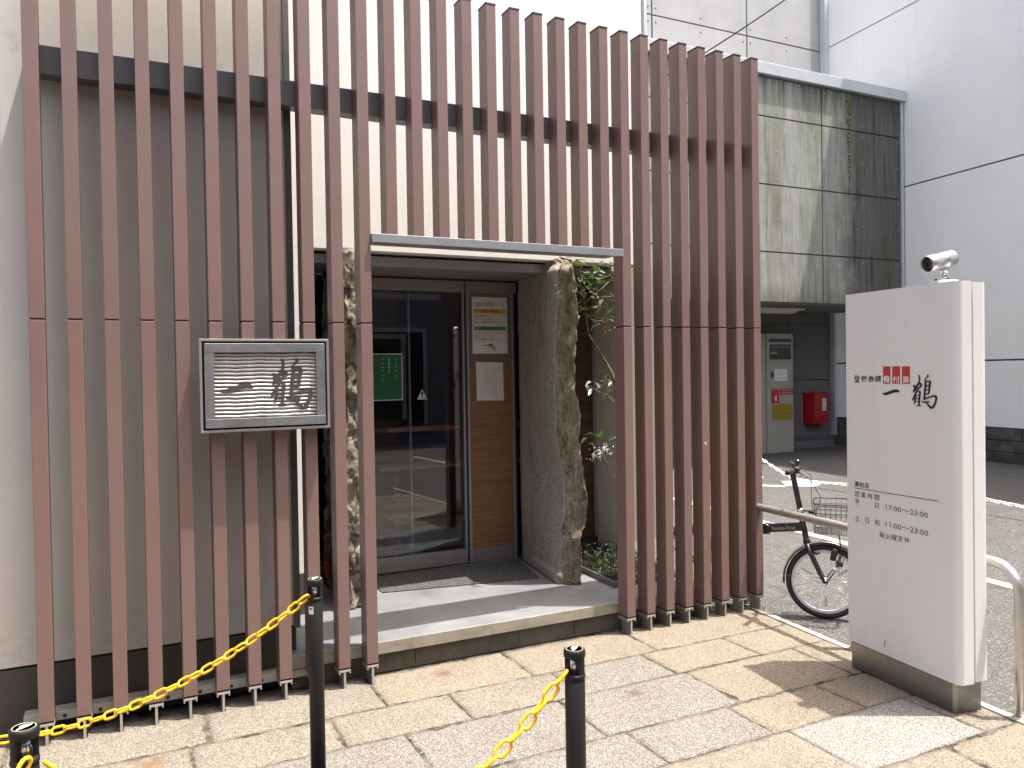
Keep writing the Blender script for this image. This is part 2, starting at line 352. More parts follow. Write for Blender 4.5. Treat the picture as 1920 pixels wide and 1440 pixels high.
# ------------------------------------------------------------------ mesh building
class MB:
    def __init__(s): s.bm = bmesh.new()
    def _bx(s, vs, bev, seg=2):
        bm = s.bm
        v = [bm.verts.new(p) for p in vs]
        fs = [bm.faces.new([v[i] for i in f]) for f in ((0,3,2,1),(4,5,6,7),(0,1,5,4),(1,2,6,5),(2,3,7,6),(3,0,4,7))]
        if bev:
            es = {e for f in fs for e in f.edges}
            bmesh.ops.bevel(bm, geom=list(es), offset=bev, segments=seg, affect='EDGES', profile=.5)
        return s
    def box(s, x0, x1, y0, y1, z0, z1, bev=0, seg=2):
        return s._bx([(x0,y0,z0),(x1,y0,z0),(x1,y1,z0),(x0,y1,z0),(x0,y0,z1),(x1,y0,z1),(x1,y1,z1),(x0,y1,z1)], bev, seg)
    def obox(s, o, ax, ay, az, bev=0):
        o, ax, ay, az = map(Vector, (o, ax, ay, az))
        return s._bx([o, o+ax, o+ax+ay, o+ay, o+az, o+ax+az, o+ax+ay+az, o+ay+az], bev)
    def tube(s, pts, r, n=8, cap=True, closed=False):
        bm = s.bm; pts = [Vector(p) for p in pts]; N = len(pts)
        rs = r if isinstance(r, (list, tuple)) else [r]*N
        T = []
        for i in range(N):
            if closed: t = pts[(i+1) % N]-pts[i-1]
            else: t = pts[min(i+1, N-1)]-pts[max(i-1, 0)]
            T.append(t.normalized())
        a = Vector((0,0,1)) if abs(T[0].z) < .9 else Vector((1,0,0))
        nrm = T[0].cross(a).normalized(); rings = []
        for i in range(N):
            nrm = (nrm - T[i]*nrm.dot(T[i])).normalized(); b = T[i].cross(nrm)
            rings.append([bm.verts.new(pts[i]+(nrm*math.cos(2*math.pi*j/n)+b*math.sin(2*math.pi*j/n))*rs[i]) for j in range(n)])
        for i in range(N if closed else N-1):
            A, B = rings[i], rings[(i+1) % N]
            off = 0
            if closed and i == N-1:
                off = min(range(n), key=lambda o: (A[0].co-B[o].co).length)
            for j in range(n):
                f = bm.faces.new([A[j], A[(j+1) % n], B[(j+1+off) % n], B[(j+off) % n]]); f.smooth = True
        if cap and not closed:
            bm.faces.new(list(reversed(rings[0]))); bm.faces.new(rings[-1])
        return s
    def lathe(s, o, axis, prof, n=24, smooth=True):
        # prof: (radius, height) along axis from o
        bm = s.bm; o = Vector(o); ax = Vector(axis).normalized()
        a = Vector((0,0,1)) if abs(ax.z) < .9 else Vector((1,0,0))
        e1 = ax.cross(a).normalized(); e2 = ax.cross(e1); rings = []
        for r, h in prof:
            rings.append([bm.verts.new(o+ax*h+(e1*math.cos(2*math.pi*j/n)+e2*math.sin(2*math.pi*j/n))*max(r, 1e-5)) for j in range(n)])
        for A, B in zip(rings, rings[1:]):
            for j in range(n):
                f = bm.faces.new([A[j], A[(j+1) % n], B[(j+1) % n], B[j]]); f.smooth = smooth
        if prof[0][0] > 1e-4: bm.faces.new(list(reversed(rings[0])))
        if prof[-1][0] > 1e-4: bm.faces.new(rings[-1])
        return s
    def poly(s, pts):
        s.bm.faces.new([s.bm.verts.new(p) for p in pts]); return s
    def prism(s, pts, d):
        d = Vector(d); a = [s.bm.verts.new(p) for p in pts]; b = [s.bm.verts.new(Vector(p)+d) for p in pts]
        s.bm.faces.new(a); s.bm.faces.new(list(reversed(b))); n = len(a)
        for i in range(n): s.bm.faces.new([a[i], b[i], b[(i+1) % n], a[(i+1) % n]])
        return s
    def mesh(s, name, mat, base=(0,0,0)):
        bmesh.ops.recalc_face_normals(s.bm, faces=s.bm.faces)
        me = bpy.data.meshes.new(name)
        base = Vector(base)
        if base.length: bmesh.ops.translate(s.bm, verts=s.bm.verts, vec=-base)
        s.bm.to_mesh(me); s.bm.free()
        if mat: me.materials.append(M[mat] if isinstance(mat, str) else mat)
        return me
    def build(s, name, mat, parent=None, at=None):
        base = wloc(parent) if parent else (Vector(at) if at is not None else Vector())
        me = s.mesh(name, mat, base)
        o = bpy.data.objects.new(name, me); COL.objects.link(o)
        if parent: o.parent = parent
        else: o.location = base
        return o
def wloc(o):
    v = Vector()
    while o is not None: v += o.location; o = o.parent
    return v
def tag(o, label=None, cat=None, group=None, kind=None):
    if label: o['label'] = label
    if cat: o['category'] = cat
    if group: o['group'] = group
    if kind: o['kind'] = kind
    return o
def empty(name, loc, label, cat, group=None):
    o = bpy.data.objects.new(name, None); COL.objects.link(o); o.location = loc; o.empty_display_size = .1
    return tag(o, label, cat, group)
def inst(name, me, parent, loc=(0,0,0), rot=None):
    o = bpy.data.objects.new(name, me); COL.objects.link(o)
    o.parent = parent; o.location = loc
    if rot is not None:
        o.rotation_mode = 'QUATERNION'; o.rotation_quaternion = rot
    return o
def mb(): return MB()
def text_mesh(body, size, bold=0., align='LEFT', spacing=1., vertical=False):
    cu = bpy.data.curves.new('t', 'FONT'); cu.body = body; cu.size = size; cu.align_x = align
    cu.offset = bold*size; cu.space_character = spacing; cu.resolution_u = 2
    ob = bpy.data.objects.new('t', cu); COL.objects.link(ob)
    dg = bpy.context.evaluated_depsgraph_get()
    me = bpy.data.meshes.new_from_object(ob.evaluated_get(dg))
    bpy.data.objects.remove(ob); bpy.data.curves.remove(cu)
    return me
def text(body, size, origin, ax, ay, mat, parent, name='lettering', bold=0., align='LEFT', spacing=1., fit=None):
    """flat lettering on a surface: origin = baseline start, ax = writing direction, ay = up"""
    me = text_mesh(body, size, bold, align, spacing)
    ax = Vector(ax).normalized(); ay = Vector(ay).normalized(); o = Vector(origin)-wloc(parent)
    sx = sy = 1.
    if fit and len(me.vertices):
        xs = [v.co.x for v in me.vertices]; ys = [v.co.y for v in me.vertices]
        x0, y0 = min(xs), min(ys); sx = fit[0]/(max(xs)-x0) if fit[0] else 1.
        sy = fit[1]/(max(ys)-y0) if fit[1] else sx
        for v in me.vertices: v.co.x -= x0; v.co.y -= y0
    for v in me.vertices:
        v.co = o + ax*(v.co.x*sx) + ay*(v.co.y*sy)
    me.materials.clear(); me.materials.append(M[mat])
    ob = bpy.data.objects.new(name, me); COL.objects.link(ob); ob.parent = parent
    return ob

def marks(n, size, origin, ax, ay, mat, parent, step, seed=0):
    """unreadably small printed characters: a few tiny strokes in each cell"""
    r_ = random.Random(seed*31+n); ax = Vector(ax); ay = Vector(ay); nn = ax.cross(ay); b = mb(); step = Vector(step); o = Vector(origin)
    for i in range(n):
        c_ = o+step*i
        for q in range(r_.choice((3,4,4,5))):
            if r_.random() < .6:
                y0 = r_.uniform(.1,.85)*size; x0 = r_.uniform(0,.3)*size; x1 = r_.uniform(.6,1.)*size; w_ = size*.11
                P = [c_+ax*x0+ay*y0, c_+ax*x1+ay*(y0+size*.05), c_+ax*x1+ay*(y0+size*.05+w_), c_+ax*x0+ay*(y0+w_)]
            else:
                x0 = r_.uniform(.1,.85)*size; y0 = r_.uniform(0,.3)*size; y1 = r_.uniform(.6,1.)*size; w_ = size*.11
                P = [c_+ax*x0+ay*y0, c_+ax*(x0+w_)+ay*y0, c_+ax*(x0+w_)+ay*y1, c_+ax*x0+ay*y1]
            b.poly([p+nn*(.00006*q) for p in P])
    return b.build('lettering', mat, parent)
# brush strokes of the two shop characters (traced units, y down) : list of (x, y, width)
GLYPH_ICHI = [[(586,532,16),(620,538,30),(690,515,34),(755,497,34),(790,510,22)]]
GLYPH_TSURU = [
 [(1043,296,14),(1055,322,18),(1054,365,17),(1042,405,22),(1018,445,26),(992,490,30),(974,520,12)],
 [(976,424,10),(996,448,34),(1012,478,28)],
 [(1036,405,14),(1066,408,28),(1076,432,24),(1060,452,18),(1046,474,8)],
 [(1052,450,14),(1022,508,20),(990,570,22),(964,622,14)],
 [(1004,556,14),(999,618,19),(990,674,10)],
 [(1040,500,12),(1062,520,22),(1056,590,19),(1050,684,20)],
 [(1004,572,9),(1052,550,11)], [(1004,607,9),(1052,592,11)], [(1000,642,9),(1052,632,11)], [(1026,692,15),(1074,688,10)],
 [(1160,290,10),(1167,305,20),(1150,326,14),(1128,352,8)],
 [(1128,346,10),(1136,400,21),(1131,460,23),(1123,540,21),(1119,604,22)],
 [(1130,384,12),(1178,375,18),(1194,392,27),(1186,450,21),(1178,522,19),(1164,548,8)],
 [(1138,440,13),(1186,432,13)], [(1136,490,11),(1182,482,13)], [(1130,542,12),(1172,535,13)],
 [(1119,606,22),(1170,586,16),(1238,566,19),(1268,572,26),(1274,602,23),(1260,652,23),(1234,706,25),(1210,728,12)],
 [(1088,636,14),(1130,646,17),(1188,640,13)],
 [(1148,655,8),(1180,690,22),(1212,722,24)]]
def strokes(mbo, glyph, mapf, nrm, depth, lift=0., wk=1.12):
    """each stroke a small solid ribbon with tapered, rounded ends"""
    for si, st in enumerate(glyph):
        # Catmull-Rom resample
        P = [Vector((a, b, w*wk)) for a, b, w in st]; Q = []
        for i in range(len(P)-1):
            p0, p1, p2, p3 = P[max(i-1,0)], P[i], P[i+1], P[min(i+2, len(P)-1)]
            for q in range(5):
                t = q/5; Q.append(.5*((2*p1)+(p2-p0)*t+(2*p0-5*p1+4*p2-p3)*t*t+(3*p1-p0-3*p2+p3)*t**3))
        Q.append(P[-1])
        L, Rr = [], []
        for i, q in enumerate(Q):
            t = (Q[min(i+1, len(Q)-1)]-Q[max(i-1, 0)]); t = Vector((t.x, t.y)).normalized(); nn = Vector((-t.y, t.x))
            L.append((q.x+nn.x*q.z/2, q.y+nn.y*q.z/2)); Rr.append((q.x-nn.x*q.z/2, q.y-nn.y*q.z/2))
        t0 = (Q[0]-Q[1]); t1 = (Q[-1]-Q[-2])
        a = Vector((t0.x, t0.y)).normalized()*Q[0].z*.45; b = Vector((t1.x, t1.y)).normalized()*Q[-1].z*.45
        out = [(Q[0].x+a.x, Q[0].y+a.y)]+L+[(Q[-1].x+b.x, Q[-1].y+b.y)]+list(reversed(Rr))
        nv = Vector(nrm)*(lift+.00012*si)
        mbo.prism([mapf(*p)+nv for p in out], Vector(nrm)*(depth))

# ================================================================== THE SETTING
def structure(o): o['kind'] = 'structure'; return o
structure(mb().poly([(-60,-60,-.015),(60,-60,-.015),(60,60,-.015),(-60,60,-.015)]).build('asphalt_ground', 'asphalt'))
KX = lambda y: 4.28 + .09*y                       # inner edge of the kerb strip
# paving bed
pav = structure(mb().prism([(-6,-3.3,.0-.006),(KX(-3.3),-3.3,-.006),(KX(.9),.9,-.006),(-6,.9,-.006)], (0,0,-.2)).build('paving', 'mortar'))
ROWS = [(-.306,.112,[-5.78,-4.96,-4.14,-3.32,-2.5,-1.68,-.86,-.04,.78,1.60,2.42,3.24,None]),
        (-.645,-.306,[-5.4,-4.8,-4.2,-3.6,-3.0,-2.4,-1.75,-1.13,-.53,.07,.69,1.31,1.915,2.52,3.115,3.71,None]),
        (-1.095,-.645,[-5.6,-4.8,-4.0,-3.2,-2.4,-1.6,-.82,-.02,.78,1.575,2.375,3.16,3.94,None]),
        (-1.425,-1.095,[-5.2,-4.6,-4.0,-3.4,-2.8,-2.2,-1.65,-1.06,-.47,.12,.70,1.29,1.88,2.47,3.055,3.645,None]),
        (-1.857,-1.425,[-5.5,-4.7,-3.9,-3.1,-2.36,-1.58,-.8,-.02,.76,1.54,2.33,3.125,3.89,None]),
        (-2.19,-1.857,[-5.3,-4.7,-4.1,-3.5,-2.9,-2.3,-1.7,-1.1,-.5,.05,.64,1.23,1.82,2.41,3.0,3.595,None]),
        (-2.63,-2.19,[-5.6,-4.8,-4.0,-3.2,-2.4,-1.6,-.8,0,.8,1.6,2.4,3.2,None]),
        (-2.97,-2.63,[-5.3,-4.7,-4.1,-3.5,-2.9,-2.3,-1.7,-1.1,-.5,.1,.7,1.3,1.9,2.5,3.1,3.6,None]),
        (-3.3,-2.97,[-5.6,-4.8,-4.0,-3.2,-2.4,-1.6,-.8,0,.8,1.6,2.4,3.2,None])]
fixed = {(0,8):'granite_beige',(0,9):'granite_ochre',(0,10):'granite_ochre',(0,11):'granite_ochre',(0,7):'granite_beige',
         (1,12):'granite_beige',(1,13):'granite_grey',(1,14):'granite_ochre',(1,15):'granite_ochre',(1,11):'granite_beige',(1,10):'granite_beige',(1,9):'granite_beige',
         (2,9):'granite_grey',(2,10):'granite_grey',(2,11):'granite_ochre',(2,8):'granite_grey',(2,12):'granite_ochre',
         (3,13):'granite_grey',(3,14):'granite_ochre',(3,15):'granite_ochre',(3,12):'granite_grey',
         (4,11):'granite_white',(4,10):'granite_pink',(4,12):'granite_pink',(5,14):'granite_pink',(5,15):'granite_ochre'}
gap = .0040
for ri, (y0, y1, cuts) in enumerate(ROWS):
    for ci in range(len(cuts)-1):
        xa = cuts[ci]; xb = cuts[ci+1]
        cx0, cx1 = xa+gap*random.uniform(.5,1.4), (xb-gap*random.uniform(.5,1.4)) if xb is not None else None
        rnd = random.Random(ri*100+ci)
        ww = (cx1 if cx1 else KX((y0+y1)/2))-cx0
        nx = max(6, int(ww/.028)) if xa > -1.5 else 6; ny = max(5, int((y1-y0)/.028)) if xa > -1.5 else 4
        bm = bmesh.new(); grid = []
        ph = [rnd.uniform(0, 6.28) for _ in range(8)]
        tx, ty, dz = rnd.uniform(-.003,.003), rnd.uniform(-.003,.003), rnd.uniform(-.002,.002)
        Y0, Y1 = y0+gap*rnd.uniform(.4,1.2), y1-gap*rnd.uniform(.4,1.2)
        for j in range(ny+1):
            row = []
            for i in range(nx+1):
                u, w = i/nx, j/ny; yy = Y0+(Y1-Y0)*w
                xe = cx1 if cx1 is not None else KX(yy)-.004
                xx = cx0+(xe-cx0)*u
                ex = (i in (0, nx)); ey = (j in (0, ny))
                if ex and xa > -1.5: xx += (.0016*math.sin(yy*27+ph[0])+rnd.uniform(-.0016,.0016))*(1 if (i == 0 or cx1 is not None) else 0)
                if ey and xa > -1.5: yy += .0016*math.sin(xx*23+ph[1])+rnd.uniform(-.0016,.0016)
                zz = .0015*math.sin(xx*19+ph[2])*math.sin(yy*23+ph[3])+rnd.uniform(-.0011,.0011)+tx*(u-.5)+ty*(w-.5)+dz
                d = min(u*ww, (1-u)*ww, w*(Y1-Y0), (1-w)*(Y1-Y0))
                if ex or ey: zz -= rnd.uniform(.003,.0065)
                elif d < .035: zz -= rnd.uniform(0,.0018)
                row.append(bm.verts.new((xx, yy, zz)))
            grid.append(row)
        for j in range(ny):
            for i in range(nx):
                f = bm.faces.new([grid[j][i], grid[j][i+1], grid[j+1][i+1], grid[j+1][i]]); f.smooth = True
        ring = [grid[0][i] for i in range(nx+1)]+[grid[j][nx] for j in range(1, ny+1)]+[grid[ny][i] for i in range(nx-1,-1,-1)]+[grid[j][0] for j in range(ny-1,0,-1)]
        low = [bm.verts.new((v.co.x, v.co.y, -.03)) for v in ring]
        for i in range(len(ring)):
            bm.faces.new([ring[i], low[i], low[(i+1) % len(ring)], ring[(i+1) % len(ring)]])
        me = bpy.data.meshes.new('paving_stone'); bm.to_mesh(me); bm.free()
        mk = fixed.get((ri, ci)) or rnd.choice(['granite_beige','granite_beige','granite_grey','granite_pink','granite_ochre'])
        me.materials.append(M[mk])
        inst('paving_stone', me, pav)
# kerb strip along the side road
kb = structure(mb().prism([(KX(-8)+.002,-8,-.03),(KX(-8)+.05,-8,-.03),(KX(9)+.05,9,-.03),(KX(9)+.002,9,-.03)], (0,0,-.1)).build('kerb', 'mortar'))
y = -4.0
while y < 4.0:
    y2 = y+.60
    a, b = y+.003, y2-.003
    mb()._bx([(KX(a)+.003,a,-.06),(KX(a)+.05,a,-.06),(KX(b)+.05,b,-.06),(KX(b)+.003,b,-.06),(KX(a)+.003,a,.001),(KX(a)+.05,a,.001),(KX(b)+.05,b,.001),(KX(b)+.003,b,.001)], .004).build('kerb_stone', 'kerb', kb)
    y = y2
# painted edge line of the side road and a pale patch in the car park
LX = lambda y: 6.40+.09*y
structure(mb().poly([(LX(-8)-.06,-8,-.0105),(LX(-8)+.06,-8,-.0105),(LX(9)+.06,9,-.0105),(LX(9)-.06,9,-.0105)]).build('painted_road_line', 'road_paint'))
structure(mb().poly([(8.78,4.22,-.0105),(9.02,3.93,-.0105),(9.5,4.18,-.0105),(9.38,4.5,-.0105),(9.05,4.58,-.0105)]).build('painted_ground_patch', 'white_patch'))
structure(mb().poly([(8.1,4.9,-.0102),(8.75,4.3,-.0102),(8.72,4.14,-.0102),(8.0,4.72,-.0102)]).build('painted_ground_stripe', 'white_patch'))

# ================================================================== SHOP BUILDING
shop = empty('shop_building', (2.0, .8, 0), 'cream rendered shop front with recessed glass entrance behind the brown slats', 'building')
def sp_(name, mat, f): b = mb(); f(b); return b.build(name, mat, shop)
FZ = .178
sp_('front_wall', 'wall_cream', lambda b: b.box(-6, 1.249, .2, .62, .314, 8))
sp_('corner_trim', 'dark_steel', lambda b: b.box(1.249, 1.283, .185, .64, .30, 8, .003))
pl = sp_('plinth', 'plinth', lambda b: b.box(-6, 1.262, .204, .6, 0, .302))
b = mb(); b.box(.02, 1.30, .118, .20, .062, .104, .002); strip = b.build('base_rail', 'alu_dull', shop)
for i in range(11):
    x = .19+.1105*i if i else .185
    mb().lathe((.185+.15*i*.98, .118, .08), (0,-1,0), [(.009,0),(.009,.003),(.005,.006),(.0001,.006)], 12).build('bolt', 'bolt', strip) if i < 8 else None
sp_('upper_wall', 'wall_white', lambda b: b.box(1.0, 4.0, .83, 1.1, 2.425, 8))
sp_('side_pier', 'wall_white', lambda b: b.box(1.0, 1.475, .8305, 1.45, .43, 2.4245))
sp_('side_pier_plinth', 'plinth', lambda b: b.box(1.27, 1.478, .826, 1.45, FZ, .428))
sp_('side_wall', 'wall_white', lambda b: b.box(3.90, 4.0, 1.101, 6.0, 0, 8))
sp_('gutter_pipe', 'coping', lambda b: b.tube([(4.035,.86,-.01),(4.035,.86,8)], .028, 12))
sp_('gutter_channel', 'frame_grey', lambda b: b.box(4.002, 4.02, .826, .93, .2, 8))
# step
stp = mb().box(1.20, 4.0, .112, 1.62, .115, FZ, .003).build('step', 'step_floor', shop)
mb().box(1.197, 4.0, .1045, .1115, .112, FZ-.0015, .001).build('step_nosing', 'step_edge', stp)
mb().box(1.22, 4.0, .135, .16, .0, .113).build('step_riser', 'riser_dark', stp)
for xx in (1.9, 2.55, 2.93, 3.5): mb().box(xx, xx+.004, .133, .136, .02, .112).build('riser_joint', 'black_gap', stp)
# fascia and soffit over the doors
sp_('fascia', 'frame_grey', lambda b: b.box(1.476, 3.26, .93, .99, 2.345, 2.405, .003))
sp_('soffit', 'bronze', lambda b: b.box(1.476, 3.9, .99, 1.50, 2.352, 2.40))
sp_('soffit_gap', 'wall_white', lambda b: b.box(1.476, 3.9, 1.101, 1.2, 2.412, 2.444))
# door wall : header, frames
dw = sp_('door_header', 'bronze', lambda b: b.box(1.82, 3.25, 1.50, 1.58, 2.253, 2.335, .002))
mb().box(1.82, 3.25, 1.505, 1.58, 2.336, 2.352).build('header_joint', 'rubber', dw)
mb().box(2.808, 2.818, 1.498, 1.502, 2.254, 2.351).build('header_joint', 'rubber', dw)
door = mb().box(1.83, 2.795, 1.50, 1.545, .19, .297, .002).build('glass_door', 'bronze', shop)
tag(door, 'bronze framed sliding glass door')
mb().box(1.83, 2.790, 1.518, 1.526, .2975, 2.2525).build('pane', 'glass', door)
mb().box(2.368, 2.384, 1.53, 1.55, .2975, 2.2525, .002).build('door_stile', 'alu_dull', door)
mb().box(2.790, 2.806, 1.497, 1.55, .19, 2.2525, .002).build('door_stile', 'frame_grey', door)
jm = sp_('door_jamb', 'frame_grey', lambda b: b.box(2.822, 2.842, 1.49, 1.56, FZ, 2.2525, .002))
mb().box(2.8065, 2.8215, 1.51, 1.55, FZ, 2.2525).build('seal', 'rubber', jm)
wp = sp_('timber_panel', 'wood', lambda b: b.box(2.8425, 3.205, 1.515, 1.55, .284, 2.2525))
mb().box(2.8425, 3.205, 1.508, 1.55, FZ+.004, .283, .002).build('kick_plate', 'bronze', wp)
mb().box(3.2055, 3.222, 1.49, 1.56, FZ, 2.2525, .002).build('edge_strip', 'frame_grey', wp)
mb().box(3.2225, 3.246, 1.50, 1.56, FZ, 2.2525).build('shadow_gap', 'rubber', wp)
# left window beside the stone and its frame
lw = sp_('side_window', 'charcoal', lambda b: b.box(1.478, 1.83, 1.52, 1.56, FZ, 2.345))
mb().box(1.50, 1.81, 1.505, 1.512, .36, 2.30).build('pane', 'glass_dark', lw)
mb().box(1.735, 1.775, 1.46, 1.50, .3, 2.2, .002).build('frame', 'wall_grey', lw)
mb().box(1.478, 1.83, 1.46, 1.519, FZ, .30).build('sill', 'plinth', lw)
# right side of the recess
rw = sp_('timber_wall', 'wood_dark', lambda b: b.box(3.247, 3.87, 1.40, 1.45, .30, 2.36))
mb().box(3.40, 3.99, 1.37, 1.399, 2.38, 2.50).build('lintel_trim', 'wood_dark', rw)
for x0, x1, mt, yy in ((3.872,3.895,'frame_grey',1.38),(3.897,3.925,'charcoal',1.40),(3.927,3.938,'frame_grey',1.36),(3.94,3.985,'charcoal',1.39)):
    mb().box(x0, x1, yy, 1.45, .3, 2.378).build('window_frame', mt, rw)
mb().box(3.247, 3.99, 1.385, 1.45, FZ-.002, .298).build('sill', 'charcoal', rw)
gp = sp_('grey_panel', 'wall_grey', lambda b: b.box(3.988, 4.3, 1.102, 1.42, .29, 2.444))
mb().lathe((4.02, 1.10, .46), (0,-1,0), [(.03,0),(.03,.004),(.022,.012),(.012,.026),(.0001,.028)], 20).build('tap_cover', 'silver', gp)
# interior behind the glass
room = sp_('interior_floor', 'dark_room', lambda b: b.box(1.83, 3.9, 1.63, 4.2, .05, FZ-.005))
sp_('interior_back_wall', 'navy', lambda b: b.box(2.35, 3.9, 3.2, 3.25, FZ, 2.6))
sp_('interior_side_wall', 'wood_dark', lambda b: b.box(1.5, 2.60, 2.5, 2.55, FZ, 2.6))
sp_('interior_ceiling', 'dark_room', lambda b: b.box(1.5, 3.9, 1.57, 4.2, 2.61, 2.7))
sp_('interior_end_wall', 'dark_room', lambda b: b.box(3.86, 3.9, 1.60, 4.2, FZ, 2.6))
sp_('interior_end_wall', 'dark_room', lambda b: b.box(1.78, 1.82, 1.60, 4.2, FZ, 2.6))
fr0 = mb().box(2.62, 2.66, 2.45, 2.49, 1.25, 1.98).box(2.20, 2.24, 2.45, 2.49, 1.25, 1.98).box(2.24, 2.62, 2.45, 2.49, 1.94, 1.98).build('wall_frame', 'alu_dull', None, (2.43,2.47,1.25))
tag(fr0, 'pale rectangular frame on the wall inside, seen through the door glass', 'frame')
mb().box(2.241, 2.619, 2.47, 2.485, 1.25, 1.939).build('backing', 'black_gap', fr0)
# wooden rail & bench inside
p1, p2 = onY(727, 806, 1.60), onY(866, 800, 1.60)
rail_in = tag(mb().box(p1.x, p2.x+.5, 1.585, 1.665, p1.z-.022, p1.z+.018, .004).box(p2.x+.40, p2.x+.44, 1.61, 1.65, FZ-.004, p1.z-.036).build('wooden_rail', 'wood_red', None, (p2.x+.42, 1.63, FZ-.004)), 'red brown wooden rail inside the glass door', 'rail')
q1 = onY(712, 882, 1.70)
bench = empty('slatted_bench', (q1.x+.4, 1.82, FZ-.005), 'light brown slatted bench inside, behind the door glass', 'bench')
for i in range(4): mb().box(q1.x, q1.x+1.3, 1.69+.075*i, 1.74+.075*i, q1.z-.01, q1.z+.015, .004).build('slat', 'wood_bench', bench)
for xx in (q1.x+.1, q1.x+1.1): mb().box(xx, xx+.05, 1.70, 1.96, FZ-.005, q1.z-.011).build('leg', 'wood_dark', bench)
oi_ = mb()
for i in range(9):
    a = i*.7; oi_.lathe((1.75+.035*math.cos(a*3), 1.40+.02*math.sin(a*2), FZ+.16+.022*i), (math.cos(a)*.4, math.sin(a)*.4, 1), [(.001,-.03),(.035,-.015),(.045,.005),(.03,.03),(.001,.045)], 10)
oi_.lathe((1.75,1.40,FZ), (0,0,1), [(.055,0),(.065,.16),(.06,.17),(.0001,.17)], 16)
tag(oi_.build('flower_pot', 'orange_item', None, (1.75,1.40,FZ)), 'dull orange potted plant in the dark corner beside the left stone', 'plant pot')

# posters
board = empty('notice_board', (3.0, 1.5, 1.75), 'mauve backing sheet with the white shop-rules notice on the timber panel', 'notice')
mb().box(2.85, 3.212-.005, 1.505, 1.5075, 1.745, 2.262, .0).build('backing_sheet', 'board_mauve', board)
mb().box(2.875, 3.172, 1.502, 1.5035, 1.785, 2.22).build('sheet', 'paper', board)
YB = 1.5012
def bt(body, x, z, w, h, mat, bold=.01): return text(body, .03, (x, YB, z), (1,0,0), (0,0,1), mat, board, fit=(w, h), bold=bold)
bt('当店のご利用について', 2.90, 2.150, .245, .030, 'ink', .008)
mb().box(2.888, 3.160, 1.5014, 1.5018, 2.095, 2.128).build('orange_band', 'orange_print', board)
mb().box(2.888, 3.160, 1.5014, 1.5018, 1.963, 1.995).build('green_band', 'green_print', board)
text('ご飲食のお客様', .03, (2.95, 1.5010, 2.101), (1,0,0), (0,0,1), 'ink', board, fit=(.145,.021), bold=.008)
text('お土産のみのお客様', .03, (2.935, 1.5010, 1.969), (1,0,0), (0,0,1), 'ink', board, fit=(.18,.021), bold=.008)
for tx_, zz, ww, mt in (('玄関にお並びいただき、',2.066,.165,'ink'),('そのまま、列でお待ちください。',2.043,.215,'ink'),('後ほど、従業員が伺いにまいります。',2.020,.255,'ink'),
                    ('ご飲食でお待ちの列には並ばずに、',1.935,.25,'red_text'),('店内にお入りいただき、',1.912,.165,'ink'),('近くの従業員にお声掛けください。',1.889,.24,'ink')):
    bt(tx_, 2.895, zz, ww, .0165, mt, .004)
for za, zb in ((2.012,2.0945),(1.882,1.9625)):
    mb().box(2.888, 2.8892, 1.5016, 1.502, za, zb).box(3.1588, 3.160, 1.5016, 1.502, za, zb).box(2.8892, 3.1588, 1.5016, 1.502, za, za+.0012).build('rule_box', 'ink_soft', board)
lg = mb().box(3.008, 3.044, 1.5014, 1.5018, 1.842, 1.861).build('logo_red', 'red_print', board)
mb().box(2.972, 3.006, 1.5014, 1.5018, 1.846, 1.851).build('logo_line', 'ink', board)
def bmap(x0, z1, s): return lambda a, c: Vector((x0+(a-586)*s, YB, z1-(c-480)*s))
g_ = mb(); strokes(g_, GLYPH_ICHI, bmap(3.010, 1.838, .000125), (0,-1,0), -.0001); strokes(g_, GLYPH_TSURU, bmap(3.003, 1.832, .00010), (0,-1,0), -.0001); g_.build('logo_brush', 'ink', board)
letter = empty('paper_notice', (3.02, 1.512, 1.419), 'plain white letter with vertical writing taped below the shop-rules notice', 'notice')
mb()._bx([(2.908,1.5115,1.424),(3.137,1.5115,1.419),(3.137,1.513,1.419),(2.908,1.513,1.424),(2.904,1.5115,1.722),(3.133,1.5115,1.716),(3.133,1.513,1.716),(2.904,1.513,1.722)], 0).build('sheet', 'paper', letter)
for ci, n_ in enumerate((4,19,17,17,13,9,2)):
    mt = 'ink_soft' if ci in (0, 6) else 'rose_text'
    marks(n_, .0105, (3.09-.0235*ci, 1.5108, 1.672 if ci < 6 else 1.49), (1,0,0), (0,0,1), mt, letter, (0,0,-.0125), ci)
gpst = empty('green_poster', (2.21, 1.53, 1.447), 'dark green poster with pale lettering stuck on the door glass', 'poster')
mb().box(2.02, 2.316, 1.5155, 1.5175, 1.447, 1.789).build('border', 'paper', gpst)
mb().box(2.026, 2.310, 1.5145, 1.515, 1.453, 1.783).build('sheet', 'poster_green', gpst)
for ci, (n_, col) in enumerate(((6,'ring_print'),(4,'white_letter'),(6,'ring_print'))): marks(n_, .022, (2.255-.05*ci, 1.5140, 1.735), (1,0,0), (0,0,1), col, gpst, (0,0,-.029), ci+9)
stk = empty('door_sticker', (2.465, 1.516, 1.44), 'small white warning triangle stuck on the door glass', 'sticker')
mb().prism([(2.425,1.5165,1.447),(2.507,1.5165,1.447),(2.466,1.5165,1.522)], (0,.001,0)).build('triangle', 'white_print', stk)
mb().prism([(2.460,1.5158,1.474),(2.472,1.5158,1.474),(2.474,1.5158,1.505),(2.458,1.5158,1.505)], (0,.0004,0)).box(2.461,2.471,1.5155,1.5162,1.457,1.468).build('exclamation_mark', 'ink', stk)
mb().lathe((2.487,1.5162,1.460),(0,-1,0),[(.006,0),(.006,.0006)],12).build('red_dot', 'red_print', stk)
